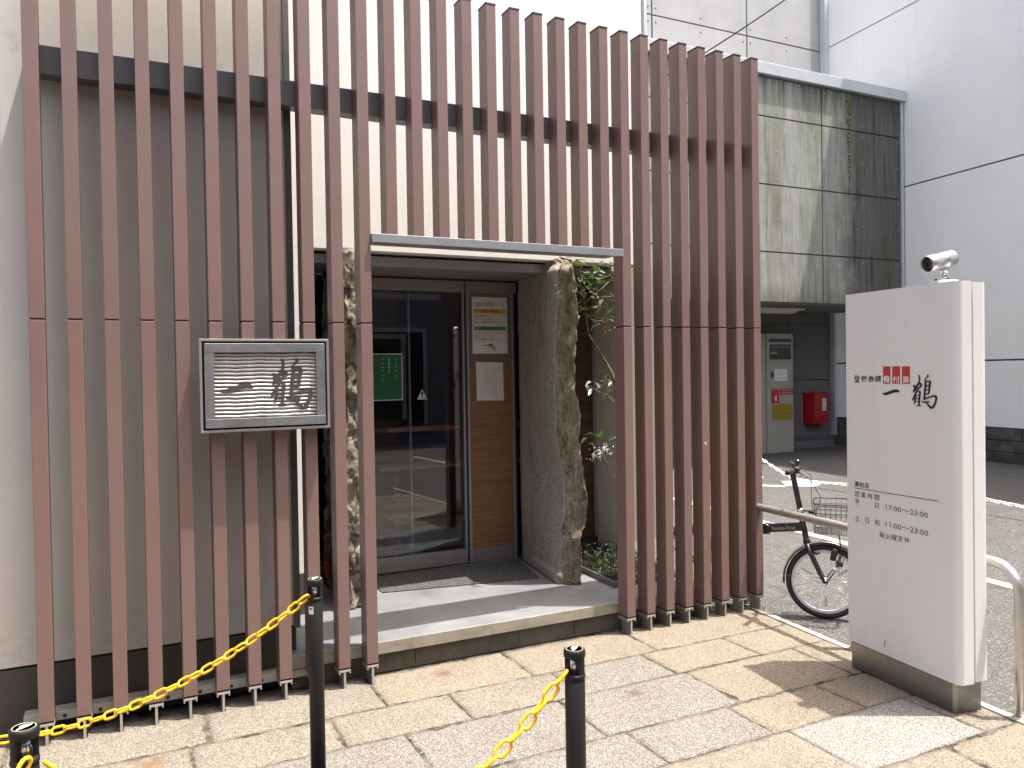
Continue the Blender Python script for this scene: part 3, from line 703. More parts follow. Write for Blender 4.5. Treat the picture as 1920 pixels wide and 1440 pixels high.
tag(mb().prism([(1.99,1.04,FZ+.001),(3.085,.86,FZ+.001),(3.205,1.44,FZ+.001),(1.99,1.48,FZ+.001)], (0,0,.006)).build('door_mat', 'mat', None, (2.6,1.2,FZ+.001)), 'dark speckled entrance mat on the grey step before the glass door', 'mat')

# ------------------------------------------------------------------ standing stones
def slab(name, label, levels, mats, seed, base, rough_amp=.034):
    """levels: (z, [outline points counter-clockwise]) ; first two points = smooth face"""
    rnd = random.Random(seed); n_side = 18
    bm = bmesh.new(); rings = []
    L = []
    for a in range(len(levels)-1):                  # resample heights
        z0, p0 = levels[a]; z1, p1 = levels[a+1]; k = max(1, int((z1-z0)/.016))
        for q in range(k):
            t = q/k; L.append((z0+(z1-z0)*t, [Vector(u).lerp(Vector(v), t) for u, v in zip(p0, p1)]))
    L.append((levels[-1][0], [Vector(v) for v in levels[-1][1]]))
    from mathutils import noise as N
    for z, P in L:
        ring = []; m_ = len(P)
        for e in range(m_):
            A, B = P[e], P[(e+1) % m_]
            for q in range(n_side):
                p = A.lerp(B, q/n_side); v = Vector((p.x, p.y, z))
                amp = .0 if e == 0 else rough_amp
                if e == 0 or (e == 1 and q == 0): amp = .0015
                vs_ = Vector((v.x, v.y, v.z*.55)); nv = N.noise_vector(vs_*9+Vector((seed,0,0)))*.6+N.noise_vector(vs_*26+Vector((0,seed,0)))*.45+N.noise_vector(v*70+Vector((0,0,seed)))*.22
                ring.append(bm.verts.new(v+Vector((nv.x, nv.y, nv.z*.3))*amp))
        rings.append(ring)
    n = len(rings[0])
    for A, B in zip(rings, rings[1:]):
        for j in range(n):
            f = bm.faces.new([A[j], A[(j+1) % n], B[(j+1) % n], B[j]])
            f.material_index = 0 if j < n_side else 1; f.smooth = True
    f = bm.faces.new(list(reversed(rings[0])))
    c = sum((v.co for v in rings[-1]), Vector())/n; c.z += .01; cv = bm.verts.new(c)
    for j in range(n): q = bm.faces.new([rings[-1][j], rings[-1][(j+1) % n], cv]); q.material_index = 1
    bmesh.ops.recalc_face_normals(bm, faces=bm.faces)
    bmesh.ops.translate(bm, verts=bm.verts, vec=-Vector(base))
    me = bpy.data.meshes.new(name); bm.to_mesh(me); bm.free()
    for mt in mats: me.materials.append(M[mt])
    o = bpy.data.objects.new(name, me); COL.objects.link(o); o.location = base
    return tag(o, label, 'stone')
# right stone: smooth face from back (3.222,1.418) to front (3.122,.683); rough edge in front
def rs(z, fx, fy, rx, ry, bx=3.40, by=1.38): return (z, [(3.222, 1.415), (fx, fy), (rx, ry), (rx+.06, ry+.22), (bx, by)])
levels = []
prof = [(FZ+.002,1044,1094,1089,1098),(.25,1046,1078,1092,1080),(.262,1050,1062,1092,1064),(.36,1053,1040,1092,1040),(.50,1057,1008,1089,1006),(.60,1060,985,1100,982),(.75,1063,952,1102,950),(.95,1057,905,1094,905),(1.15,1048,860,1086,860),(1.5,1043,775,1082,775),(1.9,1045,690,1082,690),(2.2,1050,605,1081,600),(2.34,1048,545,1079,545)]
for z, lx, ly, rx, ry in prof:
    a = onY(lx, ly, .66); c_ = onY(rx, ry, .57)
    levels.append(rs(z, a.x, .67, c_.x, .57))
a = onY(1044, 520, .78); c_ = onY(1076, 490, .62)
levels.append((2.40, [(3.222,1.415),(a.x,.78),(c_.x,.62),(c_.x+.05,.8),(3.38,1.38)]))
levels.append((2.437, [(3.222,1.40),(3.20,.9),(c_.x-.01,.76),(c_.x+.03,.85),(3.36,1.36)]))
slab('standing_stone', 'tall weathered stone slab with smooth side and jagged edge, right of the glass door', levels, ('slab_smooth','slab_rough'), 3, (3.25,1.0,FZ))
LV = []
for z, w in ((FZ+.002,.0),(.3,.01),(.6,.0),(.95,-.02),(1.3,.012),(1.7,.02),(2.1,.0),(2.28,.01),(2.40,.02)):
    LV.append((z, [(1.80+w, .78), (1.84, 1.44), (1.72, 1.46), (1.675+w, .96), (1.685+w, .76+.02*math.sin(z*5))]))
LV.append((2.437, [(1.79,.84),(1.83,1.42),(1.74,1.44),(1.69,1.0),(1.70,.84)]))
slab('standing_stone', 'pale rough stone slab left of the glass door, lit in patches between the slats', LV, ('slab_smooth','slab_pale'), 11, (1.75,1.0,FZ), .05)

# ------------------------------------------------------------------ planting bed and shrub
bed = empty('planting_bed', (3.7, .85, FZ), 'shallow metal edged planting bed beside the right stone', 'planter')
mb().prism([(3.445,.87,FZ),(3.415,.40,FZ),(3.98,.40,FZ),(3.98,1.38,FZ),(3.66,1.38,FZ)], (0,0,.028)).build('soil', 'soil', bed)
mb().obox((3.43,.878,FZ), (-.03,-.485,0), (.012,0,0), (0,0,.042), .001).obox((3.40,.388,FZ), (.6,0,0), (0,.012,0), (0,0,.042), .001).obox((3.43,.878,FZ), (.22,.5,0), (.012,-.005,0), (0,0,.042), .001).build('edging', 'dark_steel', bed)
gb = mb()
for i in range(420):
    x, y_ = random.uniform(3.45,3.95), random.uniform(.43,1.3)
    if y_ > .9 and x < 3.45+(y_-.87)*.45: continue
    h = random.uniform(.03,.13); a = random.uniform(0,6.28); dx, dy = math.cos(a)*.004, math.sin(a)*.004; l = random.uniform(-.03,.03); l2 = random.uniform(-.03,.03)
    z0 = FZ+.026
    gb.poly([(x-dx,y_-dy,z0),(x+dx,y_+dy,z0),(x+dx*.6+l*.5,y_+dy*.6+l2*.5,z0+h*.7),(x+l,y_+l2,z0+h)])
def _leaf(b, x, y_, z, a, L, W):
    d = Vector((math.cos(a), math.sin(a), random.uniform(-.3,.5))).normalized(); sd_ = Vector((-math.sin(a), math.cos(a), 0)); p = Vector((x, y_, z))
    b.poly([p, p+d*L*.5+sd_*W, p+d*L, p+d*L*.5-sd_*W])
for i in range(900):
    x, y_ = random.uniform(3.43,3.95), random.uniform(.42,1.3)
    if y_ > .9 and x < 3.45+(y_-.87)*.45: continue
    _leaf(gb, x, y_, FZ+.03+random.random()**2*.10, random.uniform(0,6.28), random.uniform(.02,.045), random.uniform(.005,.011))
gg = gb.build('ground_cover', 'grass_blade', None, (3.7,.85,FZ+.026)); tag(gg, 'thin green ground cover growing in the planting bed', 'grass', kind='stuff')

plant = empty('nandina_shrub', (3.62,.72,FZ+.02), 'slender shrub with glossy leaves rising between right stone and slats', 'shrub')
def leaf_at(b, p, d, up, L, W):
    d = d.normalized(); s_ = d.cross(up)
    if s_.length < .05: s_ = d.cross(Vector((1,0,0)))
    s_.normalize(); n = s_.cross(d)
    m1 = p+d*L*.35; m2 = p+d*L*.7-n*L*.06; tip = p+d*L-n*L*.14
    v = [b.bm.verts.new(q) for q in (p, m1+s_*W*.5+n*L*.03, m2+s_*W*.38, tip, m2-s_*W*.38, m1-s_*W*.5+n*L*.03, m1, m2)]
    for f in ((0,1,6),(1,2,7,6),(2,3,7),(3,4,7),(4,5,6,7),(5,0,6)):
        q = b.bm.faces.new([v[i] for i in f]); q.smooth = True
PY = .70
def pp(x, y_, dy=0.): return onY(x, y_, PY+dy)
stems = [([(1172,1090),(1168,900),(1160,780),(1149,702),(1132,672),(1115,645),(1104,628)], .011), ([(1104,628),(1100,600),(1097,575),(1093,548),(1084,520)], .008),
         ([(1104,626),(1113,612),(1125,607)], .005), ([(1097,570),(1112,552),(1130,540),(1150,520)], .005), ([(1093,548),(1080,530),(1066,520),(1052,528)], .005),
         ([(1112,552),(1128,562),(1142,575)], .004), ([(1098,590),(1110,600),(1130,602),(1140,612)], .004), ([(1170,770),(1152,755),(1140,742),(1122,735),(1105,722)], .005),
         ([(1165,950),(1160,905),(1146,890),(1138,870),(1128,845),(1110,835)], .005), ([(1084,520),(1090,500),(1105,488)], .004), ([(1150,520),(1140,500),(1128,488)], .004),
         ([(1152,755),(1160,742),(1168,735)], .004), ([(1065,521),(1050,500),(1056,488)],.004)]
for s_, r in stems:
    pts = [pp(x, y_, .04*math.sin(i*1.7+len(s_))) for i, (x, y_) in enumerate(s_)]
    mb().tube(pts, [r*(1-.45*i/len(pts)) for i in range(len(pts))], 6).build('stem', 'bark', plant)
rnd = random.Random(5)
clusters = [(1075,492,26,10,16),(1055,530,18,8,11),(1098,528,24,14,24),(1125,522,22,12,20),(1090,558,20,14,18),(1128,556,20,14,18),(1145,500,18,12,14),(1100,585,18,10,12),(1112,498,20,10,10),
            (1125,590,22,12,14),(1148,580,16,14,10),(1105,720,18,10,9),(1128,715,18,10,11),(1148,722,14,12,10),(1108,820,14,8,8),(1125,815,14,8,9),(1145,830,12,14,8),(1160,540,12,22,12),(1175,560,10,40,10),(1135,640,8,5,0)]
lv = mb()
for cx, cy, sx_, sy_, n in clusters:
    for i in range(int(n*.95)):
        p = pp(cx+rnd.gauss(0, sx_*.55), cy+rnd.gauss(0, sy_*.8), rnd.uniform(-.12,.12))
        a = rnd.uniform(0, 6.28)
        d = Vector((math.cos(a), math.sin(a)*.8, rnd.uniform(-.6,.25)))
        leaf_at(lv, p, d, Vector((rnd.uniform(-.3,.3), rnd.uniform(-.6,.2), 1)), rnd.uniform(.05,.092), rnd.uniform(.019,.031))
lo_ = lv.build('foliage', 'leaf', plant); lo_['kind'] = 'stuff'
fb = mb()
for i in range(70):
    t = rnd.random(); p = pp(1106+36*t+rnd.gauss(0,3), 858-20*t+rnd.gauss(0,5), rnd.uniform(-.03,.03))
    fb.lathe(p, (rnd.uniform(-1,1), rnd.uniform(-1,1), 1), [(.0005,-.006),(.007,0),(.0005,.006)], 6)
fo = fb.build('flower_spray', 'flower_white', plant); fo['kind'] = 'stuff'
rb_ = mb()
for i in range(9): leaf_at(rb_, pp(1137+rnd.gauss(0,4), 618+rnd.gauss(0,5), rnd.uniform(-.02,.02)), Vector((rnd.uniform(-1,1), rnd.uniform(-1,1), rnd.uniform(-.8,.3))), Vector((0,-.3,1)), .03, .012)
rb_.build('dry_leaf', 'leaf_red', plant)

# ================================================================== LOUVRE SCREEN
scr = empty('slat_screen', (2.2, .05, 0), 'tall screen of reddish brown vertical slats with a doorway opening', 'screen')
FW, FD, ZT, ZJ, ZB = .061, .105, 3.715, 1.910, .108
LZ0, LZ1 = 2.337, 2.384
def slat_mesh(z0, z1): 
    return mb().box(-FW, 0, 0, FD, z0, z1, .0018, 2).mesh('slat', 'slat')
me_up = slat_mesh(ZJ+.004, ZT); me_lo = slat_mesh(ZB, ZJ-.004); me_short = slat_mesh(LZ1-.002, ZT)
me_cap = mb().box(-FW-.0012, .0012, -.0012, FD+.0012, ZT+.0005, ZT+.011, .001).mesh('cap', 'black_cap')
me_joint = mb().box(-FW+.004, -.004, .004, FD-.004, ZJ-.0039, ZJ+.0039).mesh('joint', 'black_gap')
def foot_mesh():
    b = mb(); b.box(-FW+.002, -.002, .002, FD-.002, ZB-.009, ZB-.0005)           # dark gap
    return b.mesh('packer', 'black_gap')
me_pack = foot_mesh()
b = mb(); b.box(-FW, 0, .001, FD-.001, ZB-.021, ZB-.0095, .001).box(-FW, -FW+.006, .001, FD-.001, ZB-.031, ZB-.0215).box(-.006, 0, .001, FD-.001, ZB-.031, ZB-.0215).box(-FW/2-.0055, -FW/2+.0055, .003, FD-.003, .0-.004, ZB-.0215)
me_foot = b.mesh('foot', 'alu')
off = Vector((0,0,0))-scr.location
for i in range(1, 30):
    X = .15*i; loc = (X+off.x, off.y, 0)
    if 12 <= i <= 21:
        s_ = inst('slat', me_short, scr, loc); inst('cap', me_cap, s_)
    else:
        s_ = inst('slat', me_up, scr, loc); inst('cap', me_cap, s_)
        l_ = inst('slat', me_lo, scr, loc); inst('joint', me_joint, l_); inst('packer', me_pack, l_); inst('foot', me_foot, l_)
mb().box(.093, 4.35, FD+.0005, .199, 3.035, 3.165, .002).build('beam', 'dark_steel', scr)
lin = mb().box(1.651, 3.232, -.022, -.0018, LZ0, LZ1-.0025, .0015).box(1.651, 3.178, -.0015, .10, LZ0, LZ1-.0035, .001).build('lintel', 'zinc', scr)

q_ = onY(1323,831,-.0006)
mb().box(q_.x-.006, q_.x+.006, -.0010, -.0003, q_.z-.008, q_.z+.008).build('sticker', 'sticker', scr)

# ------------------------------------------------------------------ plaque on the slats
plq = empty('name_plaque', (1.09, 0, 1.37), 'grey metal plaque with two raised brush characters fixed to the slats', 'sign')
YF = -.064
A, B, Cc, D_ = onY(374,637,YF), onY(617,635,YF), onY(620,804,YF), onY(377,813,YF)
x0, x1, z0, z1 = .786, 1.402, 1.372, 1.822
e = .012
mb().box(x0, x1, YF, -.002, z1-e, z1, .0015).box(x0, x1, YF, -.002, z0, z0+e, .0015).box(x0, x0+e, YF, -.002, z0+e, z1-e).box(x1-e, x1, YF, -.002, z0+e, z1-e).build('outer_rim', 'plaque_edge', plq)
g0 = e+.010
mb().box(x0+e, x1-e, -.03, -.004, z0+e, z1-e).build('back_plate', 'black_gap', plq)
fw = .044
fx0, fx1, fz0, fz1 = x0+g0, x1-g0, z0+g0, z1-g0
fb = mb(); Yf = YF-.004
fb.box(fx0, fx1, Yf, -.031, fz1-fw, fz1, .002).box(fx0, fx1, Yf, -.031, fz0, fz0+fw, .002).box(fx0, fx0+fw, Yf+.0005, -.031, fz0+fw, fz1-fw).box(fx1-fw, fx1, Yf+.0005, -.031, fz0+fw, fz1-fw)
fb.build('inner_frame', 'plaque_steel', plq)
ix0, ix1, iz0, iz1 = fx0+fw, fx1-fw, fz0+fw, fz1-fw
NR = 17; hh = (iz1-iz0)/NR
bm_r = bmesh.new(); prev = None
for q in range(25):
    xx = ix0+(ix1-ix0)*q/24; ring = []
    for s_ in range(9):
        a = math.pi*s_/8; wob = .0012*math.sin(xx*31)+.0008*math.sin(xx*83+1)
        ring.append(bm_r.verts.new((xx, -.036-.016*math.sin(a), hh*.5-hh*.48*math.cos(a)+wob)))
    if prev:
        for s_ in range(8):
            f = bm_r.faces.new([prev[s_], prev[s_+1], ring[s_+1], ring[s_]]); f.smooth = True
    prev = ring
bmesh.ops.recalc_face_normals(bm_r, faces=bm_r.faces)
me_rib = bpy.data.meshes.new('rib'); bm_r.to_mesh(me_rib); bm_r.free(); me_rib.materials.append(M['rib_steel'])
for q in range(NR): inst('rib', me_rib, plq, Vector((0,0,iz0+hh*q))-plq.location)
mb().box(ix0, ix1, -.036, -.031, iz0, iz1).build('rib_backing', 'plaque_steel', plq)
def pmap(sx, sy, ox, oy):
    def f(a, c): return onY(360+(ox+a*sx)/6.857, 620+(oy+c*sy)/6.857, -.052)
    return f
sxk = (1540-1020)/(1282-962); syk = (1010-360)/(735-290)
g_ = mb(); strokes(g_, GLYPH_TSURU, pmap(sxk, syk, 1020-962*sxk, 360-290*syk), (0,-1,0), -.012, 0, 1.3)
g_.build('character', 'glyph_steel', plq)
sxk = (785-372)/(797-583); syk = (808-675)/(553-480)
g_ = mb(); strokes(g_, GLYPH_ICHI, pmap(sxk, syk, 372-583*sxk, 675-480*syk), (0,-1,0), -.012, 0, 1.15); g_.build('character', 'glyph_steel', plq)

# ================================================================== SIGN PILLAR
B1, B2 = Vector((4.0,-1.022,0)), Vector((3.926,-1.677,0))
ax = (B2-B1).normalized(); nrm = Vector((ax.y, -ax.x, 0))     # nrm points to the road (+X)
if nrm.x < 0: nrm = -nrm
Wd = (B2-B1).length
sign = empty('sign_pillar', (3.99,-1.35,0), 'tall white freestanding sign pillar with red and black lettering and opening hours', 'sign')
def P3(u, w, z): return B1+ax*u+nrm*w+Vector((0,0,z))
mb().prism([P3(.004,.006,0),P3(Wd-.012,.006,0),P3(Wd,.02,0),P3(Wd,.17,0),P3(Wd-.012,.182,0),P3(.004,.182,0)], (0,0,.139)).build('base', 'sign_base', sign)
mb().prism([P3(.02,.03,.139),P3(Wd-.03,.03,.139),P3(Wd-.03,.16,.139),P3(.02,.16,.139)], (0,0,.01)).build('shadow_gap', 'black_gap', sign)
def arc(cx, cw, r, a0, a1, n=6): return [(cx+r*math.cos(a0+(a1-a0)*i/n), cw+r*math.sin(a0+(a1-a0)*i/n)) for i in range(n+1)]
PW0, PW1 = -.012, Wd+.038
ptsA = [(PW0,.0)] + [(PW1-.10,-.004)] + arc(PW1-.035,.0305,.034,-math.pi/2,0,6) + [(PW1,.083),(PW0+.01,.083)]
mb().prism([P3(u,w,.146) for u,w in ptsA], (0,0,1.884)).build('panel', 'sign_white', sign)
ptsB = [(PW0+.01,.098),(PW1-.004,.098),(PW1-.004,.15)] + arc(PW1-.034,.158,.03,0,math.pi/2,5) + [(PW0+.0,.19)]
mb().prism([P3(u,w,.150) for u,w in ptsB], (0,0,1.876)).build('panel', 'sign_white', sign)
mb().prism([P3(.02,.0835,.16),P3(PW1-.02,.0835,.16),P3(PW1-.02,.0975,.16),P3(.02,.0975,.16)], (0,0,1.85)).build('core', 'bronze', sign)
# lettering plane: the front panel runs from w=0 at u=PW0 to w=-.004 at PW1-.10
pa, pb = P3(PW0,0,0), P3(PW1-.10,-.004,0)
lax = (pb-pa).normalized(); ln = Vector((lax.y,-lax.x,0)); ln = ln if ln.x < 0 else -ln
def onS(x, y_): return onP(x, y_, pa+ln*.0012, ln)
def sp2(x, y_): return onS(1570+x/6.857, 660+y_/6.857)
UPZ = Vector((0,0,1))
for xa, xb in ((587,682),(705,806),(829,933)):
    q = [sp2(xa,185), sp2(xb,183.5), sp2(xb,410), sp2(xa,409)]
    mb().prism(q, -ln*.0006).build('red_block', 'red_print', sign)
def stext(body, xa, ya, xb, yb, mat, bold=.0, lift=.0):
    """text filling the box whose lower left / upper right photo points (zoomed) are given"""
    p = sp2(xa, ya)+ln*lift; q = sp2(xb, yb)+ln*lift
    return text(body, .1, p, lax, UPZ, mat, sign, fit=((q-p).dot(lax), (q-p).z), bold=bold)
for ch, xa, xb in (('骨',592,678),('付',713,802),('鳥',838,926)): stext(ch, xa, 402, xb, 308, 'white_letter', .012, .0006)
for ch, xa, xb, yb, yt in (('登',214,292,392,300),('録',306,382,390,302),('商',398,470,392,306),('標',478,562,388,304)): stext(ch, xa, yb, xb, yt, 'ink', .010)
g_ = mb(); strokes(g_, GLYPH_ICHI, sp2, ln, -.0005); g_.build('brush_character', 'ink', sign)
g_ = mb(); strokes(g_, GLYPH_TSURU, sp2, ln, -.0005); g_.build('brush_character', 'ink', sign)
def sp3(x, y_): return onS(1570+x/6.857, 860+y_/6.857)
def htext(body, xa, yb, xb, yt, mat='ink', bold=.0):
    p = sp3(xa, yb); q = sp3(xb, yt)
    h = (sp3(xa, yt)-p).z
    return text(body, .1, p, lax, UPZ, mat, sign, fit=((q-p).dot(lax), h), bold=bold)
for ch, xa, yb, xb, yt in (('高',222,356,282,284),('松',286,366,344,296),('店',348,376,406,306)): htext(ch, xa, yb, xb, yt, 'ink', .012)
for ch, xa, yb, xb, yt in (('営',224,482,286,410),('業',306,498,366,424),('時',390,514,450,440),('間',476,530,538,456),('平',226,584,284,512),('日',484,636,532,566),
                           ('土',230,798,286,726),('日',360,824,404,752),('祝',480,852,544,776),('毎',540,1012,606,936),('火',618,1032,686,956),('曜',694,1046,764,970),('定',774,1060,846,984),('休',858,1078,930,1002)): htext(ch, xa, yb, xb, yt, 'ink_soft', .0)
def digits(s_, xa, yb, xb, yt):
    p = sp3(xa, yb); q = sp3(xb, yb); h = (sp3(xa, yt)-p).z
    w = (q-p).dot(lax); text(s_, .1, p+UPZ*0, lax, UPZ, 'ink_soft', sign, fit=(w, h))
digits('17:00～23:00', 622, 652, 1165, 590); digits('11:00～23:00', 622, 872, 1168, 806)
mb().prism([sp3(224,372), sp3(1300,543), sp3(1300,551), sp3(224,379)], -ln*.0005).build('rule_line', 'ink', sign)
mb().prism([onS(1657,1212),onS(1659,1202),onS(1660,1202),onS(1658,1213)], -ln*.0004).build('scuff', 'ink_soft', sign)

# camera on the pillar
ctr = P3(Wd-.11, .085, 2.0265)
sc = empty('security_camera', ctr, 'small silver bullet camera on a round foot, on top of the white sign pillar', 'camera')
mb().lathe(ctr, (0,0,1), [(.062,0),(.062,.016),(.058,.019),(.0001,.019)], 28).build('foot', 'sign_white', sc)
for q in (-1, 1): mb().lathe(ctr+Vector((0,-.03*q,.019))+nrm*(-.02), (0,0,1), [(.006,0),(.006,.012),(.0001,.013)], 10).build('screw', 'plastic_black', sc)
mb().tube([ctr+Vector((0,0,.019)), ctr+Vector((0,0,.065))], .012, 14).build('stem', 'silver', sc)
cd = (-RGT*.94).tolist(); cd = Vector((-RGT[0], -RGT[1], 0))*.93 + Vector((-FWD[0],-FWD[1],0))*.30; cd.z = -.22; cd.normalize()
c0 = ctr+Vector((0,0,.12))-cd*.055
mb().lathe(c0, cd, [(.0001,-.002),(.030,0),(.038,.006),(.038,.05),(.0395,.052),(.0395,.058),(.038,.06),(.038,.115),(.040,.117),(.040,.165),(.036,.168),(.036,.158)], 30).build('barrel', 'silver_matt', sc)
mb().lathe(c0, cd, [(.0355,.157),(.0355,.159),(.0001,.159)], 24).build('lens', 'glass_dark', sc)
mb().tube([ctr+Vector((0,0,.055)), ctr+Vector((0,0,.072)), ctr+Vector((0,0,.092))], [.016,.022,.018], 14).build('bracket', 'silver_matt', sc)

# ================================================================== GUARD RAIL
RX = lambda y: 4.158+.085*(y+1.84)
gr = empty('guard_rail', (4.2,-1.0,0), 'brushed steel tubular guard rail along the kerb behind the sign pillar', 'rail')
zr, rr = .700, .0245
pts = [(RX(-1.845),-1.845,-.01),(RX(-1.845),-1.845,.30),(RX(-1.845),-1.845,zr-.13)]
for i in range(1, 8):
    a = math.pi/2*i/7; yy = -1.845+.13*(1-math.cos(a)); pts.append((RX(yy), yy, zr-.13+.13*math.sin(a)))
pts += [(RX(-1.2),-1.2,zr),(RX(-.5),-.5,zr),(RX(.05),.05,zr)]
yend = .14
for i in range(0, 8):
    a = math.pi/2*i/7; yy = yend-.13+.13*math.sin(a); pts.append((RX(yy), yy, zr-.13+.13*math.cos(a)))
pts += [(RX(yend),yend,-.01)]
mb().tube(pts, rr, 18).build('handrail', 'rail_steel', gr)
mb().tube([(RX(-.84),-.84,-.01),(RX(-.84),-.84,zr-.01)], rr*.98, 16).build('post', 'rail_steel', gr)
for yy in (-1.845,-.84,yend): mb().lathe((RX(yy),yy,.001), (0,0,1), [(.034,0),(.034,.003),(.026,.007)], 20).build('collar', 'rail_steel', gr)

# ================================================================== CHAIN POSTS AND CHAINS
PH = .86
posts = [onZ(590,1084,PH), onZ(1077,1215,PH), onZ(45,1362,PH)]
labels = ['black chain post with a small white sticker, between slats and paving, holding yellow chain', 'black chain post with slotted head on the granite paving before the doorway', 'black chain post with a white printed cap, yellow links hung on its hook']
ANG = [R(60), R(20), R(120)]
def chain_post(p, label, ang):
    x, y_ = p.x, p.y
    t = empty('chain_post', (x, y_, 0), label, 'post', 'chain posts on the paving')
    mb().lathe((x,y_,.001),(0,0,1),[(.15,0),(.155,.01),(.15,.03),(.06,.045),(.034,.06),(.0001,.06)],36).build('foot', 'pole_black', t)
    mb().lathe((x,y_,0),(0,0,1),[(.0285,.06),(.0285,.772),(.0268,.774),(.0268,.777),(.030,.779),(.030,.788),(.028,.790),(.0001,.790)],36).build('pole', 'pole_black', t)
    nk = mb().lathe((x,y_,0),(0,0,1),[(.0135,.790),(.0135,.836)],28).build('neck', 'silver', t)
    d = Vector((math.cos(ang), math.sin(ang), 0)); s_ = Vector((-d.y, d.x, 0)); c_ = Vector((x,y_,0))
    for q in (-1, 1):
        a = []
        for k_ in range(9):
            th = ang+q*math.pi/2+(-1+2*k_/8)*.50; a.append((th, .0285))
        vv = [c_+Vector((math.cos(th)*r, math.sin(th)*r, .790)) for th, r in a]+[c_+Vector((math.cos(th)*.0138, math.sin(th)*.0138, .790)) for th, r in reversed(a)]
        mb().prism(vv, (0,0,.046)).build('neck_web', 'pole_black', t)
        base = c_+d*q*.028
        mb().tube([base+Vector((0,0,.786)), base+Vector((0,0,.800)), base+d*q*.003+Vector((0,0,.812)), base+d*q*.001+Vector((0,0,.820)), base-d*q*.004+Vector((0,0,.826))], .0035, 8).build('hook', 'pole_black', t)
    cp = mb().lathe((x,y_,0),(0,0,1),[(.0285,.8362),(.031,.838),(.031,.853),(.029,.858),(.0262,.860),(.0258,.8588),(.0001,.8588)],36).build('cap', 'pole_black', t)
    mb().lathe((x,y_,.8589),(0,0,1),[(.0228,0),(.0228,.0004),(.0246,.0004),(.0246,0)],36).build('cap_ring', 'ring_print', cp)
    l1 = mb(); o = c_+Vector((0,0,.8592)); u_ = Vector((.75,.66,0)).normalized(); w_ = Vector((-u_.y,u_.x,0))
    l1.prism([o-u_*.021-w_*.004, o+u_*.012-w_*.006, o+u_*.021-w_*.001, o+u_*.012+w_*.003, o-u_*.018+w_*.002], (0,0,.0004)).prism([o-u_*.006+w_*.0045, o+u_*.014+w_*.0035, o+u_*.010+w_*.010, o-u_*.006+w_*.010], (0,0,.0004)).build('cap_mark', 'white_print', cp)
    return t
cps = [chain_post(p, l, a) for p, l, a in zip(posts, labels, ANG)]
# sticker on the first post
p = posts[0]; vdir = Vector((CAM[0]-p.x, CAM[1]-p.y, 0)).normalized(); a0 = math.atan2(vdir.y, vdir.x)-.62
st = []
for k_ in range(6):
    th = a0-.38+.76*k_/5; st.append(th)
bmv = bmesh.new(); lo = [bmv.verts.new((p.x+math.cos(t)*.0290, p.y+math.sin(t)*.0290, .728)) for t in st]; hi = [bmv.verts.new((p.x+math.cos(t)*.0290, p.y+math.sin(t)*.0290, .758)) for t in st]
for k_ in range(5): bmv.faces.new([lo[k_], lo[k_+1], hi[k_+1], hi[k_]])
s_ = mb(); s_.bm = bmv; s_.build('sticker', 'sticker', cps[0])
bmv = bmesh.new(); lo = [bmv.verts.new((p.x+math.cos(t)*.0293, p.y+math.sin(t)*.0293, .746)) for t in st[1:5]]; hi = [bmv.verts.new((p.x+math.cos(t)*.0293, p.y+math.sin(t)*.0293, .752)) for t in st[1:5]]
for k_ in range(3): bmv.faces.new([lo[k_], lo[k_+1], hi[k_+1], hi[k_]])
s_ = mb(); s_.bm = bmv; s_.build('sticker_print', 'ink_soft', cps[0])

def link_mesh(name, L, W, r, mat):
    pts = []; R_ = W/2-r; half = L/2-W/2
    for i in range(7): a = -math.pi/2+math.pi*i/6; pts.append((half+R_*math.cos(a), R_*math.sin(a), 0))
    for i in range(7): a = math.pi/2+math.pi*i/6; pts.append((-half+R_*math.cos(a), R_*math.sin(a), 0))
    return mb().tube(pts, r, 7, closed=True).mesh(name, mat)
LL, LW, LR = .060, .0365, .0050
me_link = link_mesh('link', LL, LW, LR, 'yellow')
def run_chain(name, label, path, me, pitch, group, cat='chain', tw0=R(38)):
    path = [Vector(q) for q in path]
    t = empty(name, path[len(path)//2]*1.0, label, cat, group)
    seg = [0.]
    for a, c_ in zip(path, path[1:]): seg.append(seg[-1]+(c_-a).length)
    def at(s_):
        for i in range(len(path)-1):
            if seg[i+1] >= s_: f = (s_-seg[i])/max(1e-9, seg[i+1]-seg[i]); return path[i].lerp(path[i+1], f)
        return path[-1].copy()
    n = int(seg[-1]/pitch); rnd = random.Random(len(label))
    for i in range(n):
        a, c_ = at(i*pitch), at((i+1)*pitch); x = (c_-a).normalized()
        upv = Vector((0,0,1)); yv = upv.cross(x).normalized(); zv = x.cross(yv)
        tw = tw0+(math.pi/2 if i % 2 else 0)+rnd.uniform(-.18,.18)
        y2 = yv*math.cos(tw)+zv*math.sin(tw); z2 = x.cross(y2)
        q = Matrix((x, y2, z2)).transposed().to_quaternion()
        inst('link', me, t, (a+c_)/2-t.location, q)
    return t
def sag(a, b, low, n=60):
    """parabola through a, b with lowest height low"""
    a, b = Vector(a), Vector(b); ha, hb = a.z-low, b.z-low
    s0 = math.sqrt(ha)/(math.sqrt(ha)+math.sqrt(hb)); out = []
    for i in range(n+1):
        t = i/n; p = a.lerp(b, t); k_ = ha/(s0*s0); p.z = low+k_*(t-s0)**2; out.append(p)
    return out
h0 = posts[0]+Vector((-.026,-.012,-.06)); 
endA = h0+Vector((-.93,.37,0)).normalized()*2.45
run_chain('yellow_chain', 'yellow plastic chain sagging from the stickered post across the slats', sag(h0, endA, .300), me_link, LL-2*LR-.001, 'yellow plastic chains')
h1 = posts[1]+Vector((-.028,-.006,-.055)); h2 = posts[2]+Vector((.022,-.022,-.058))
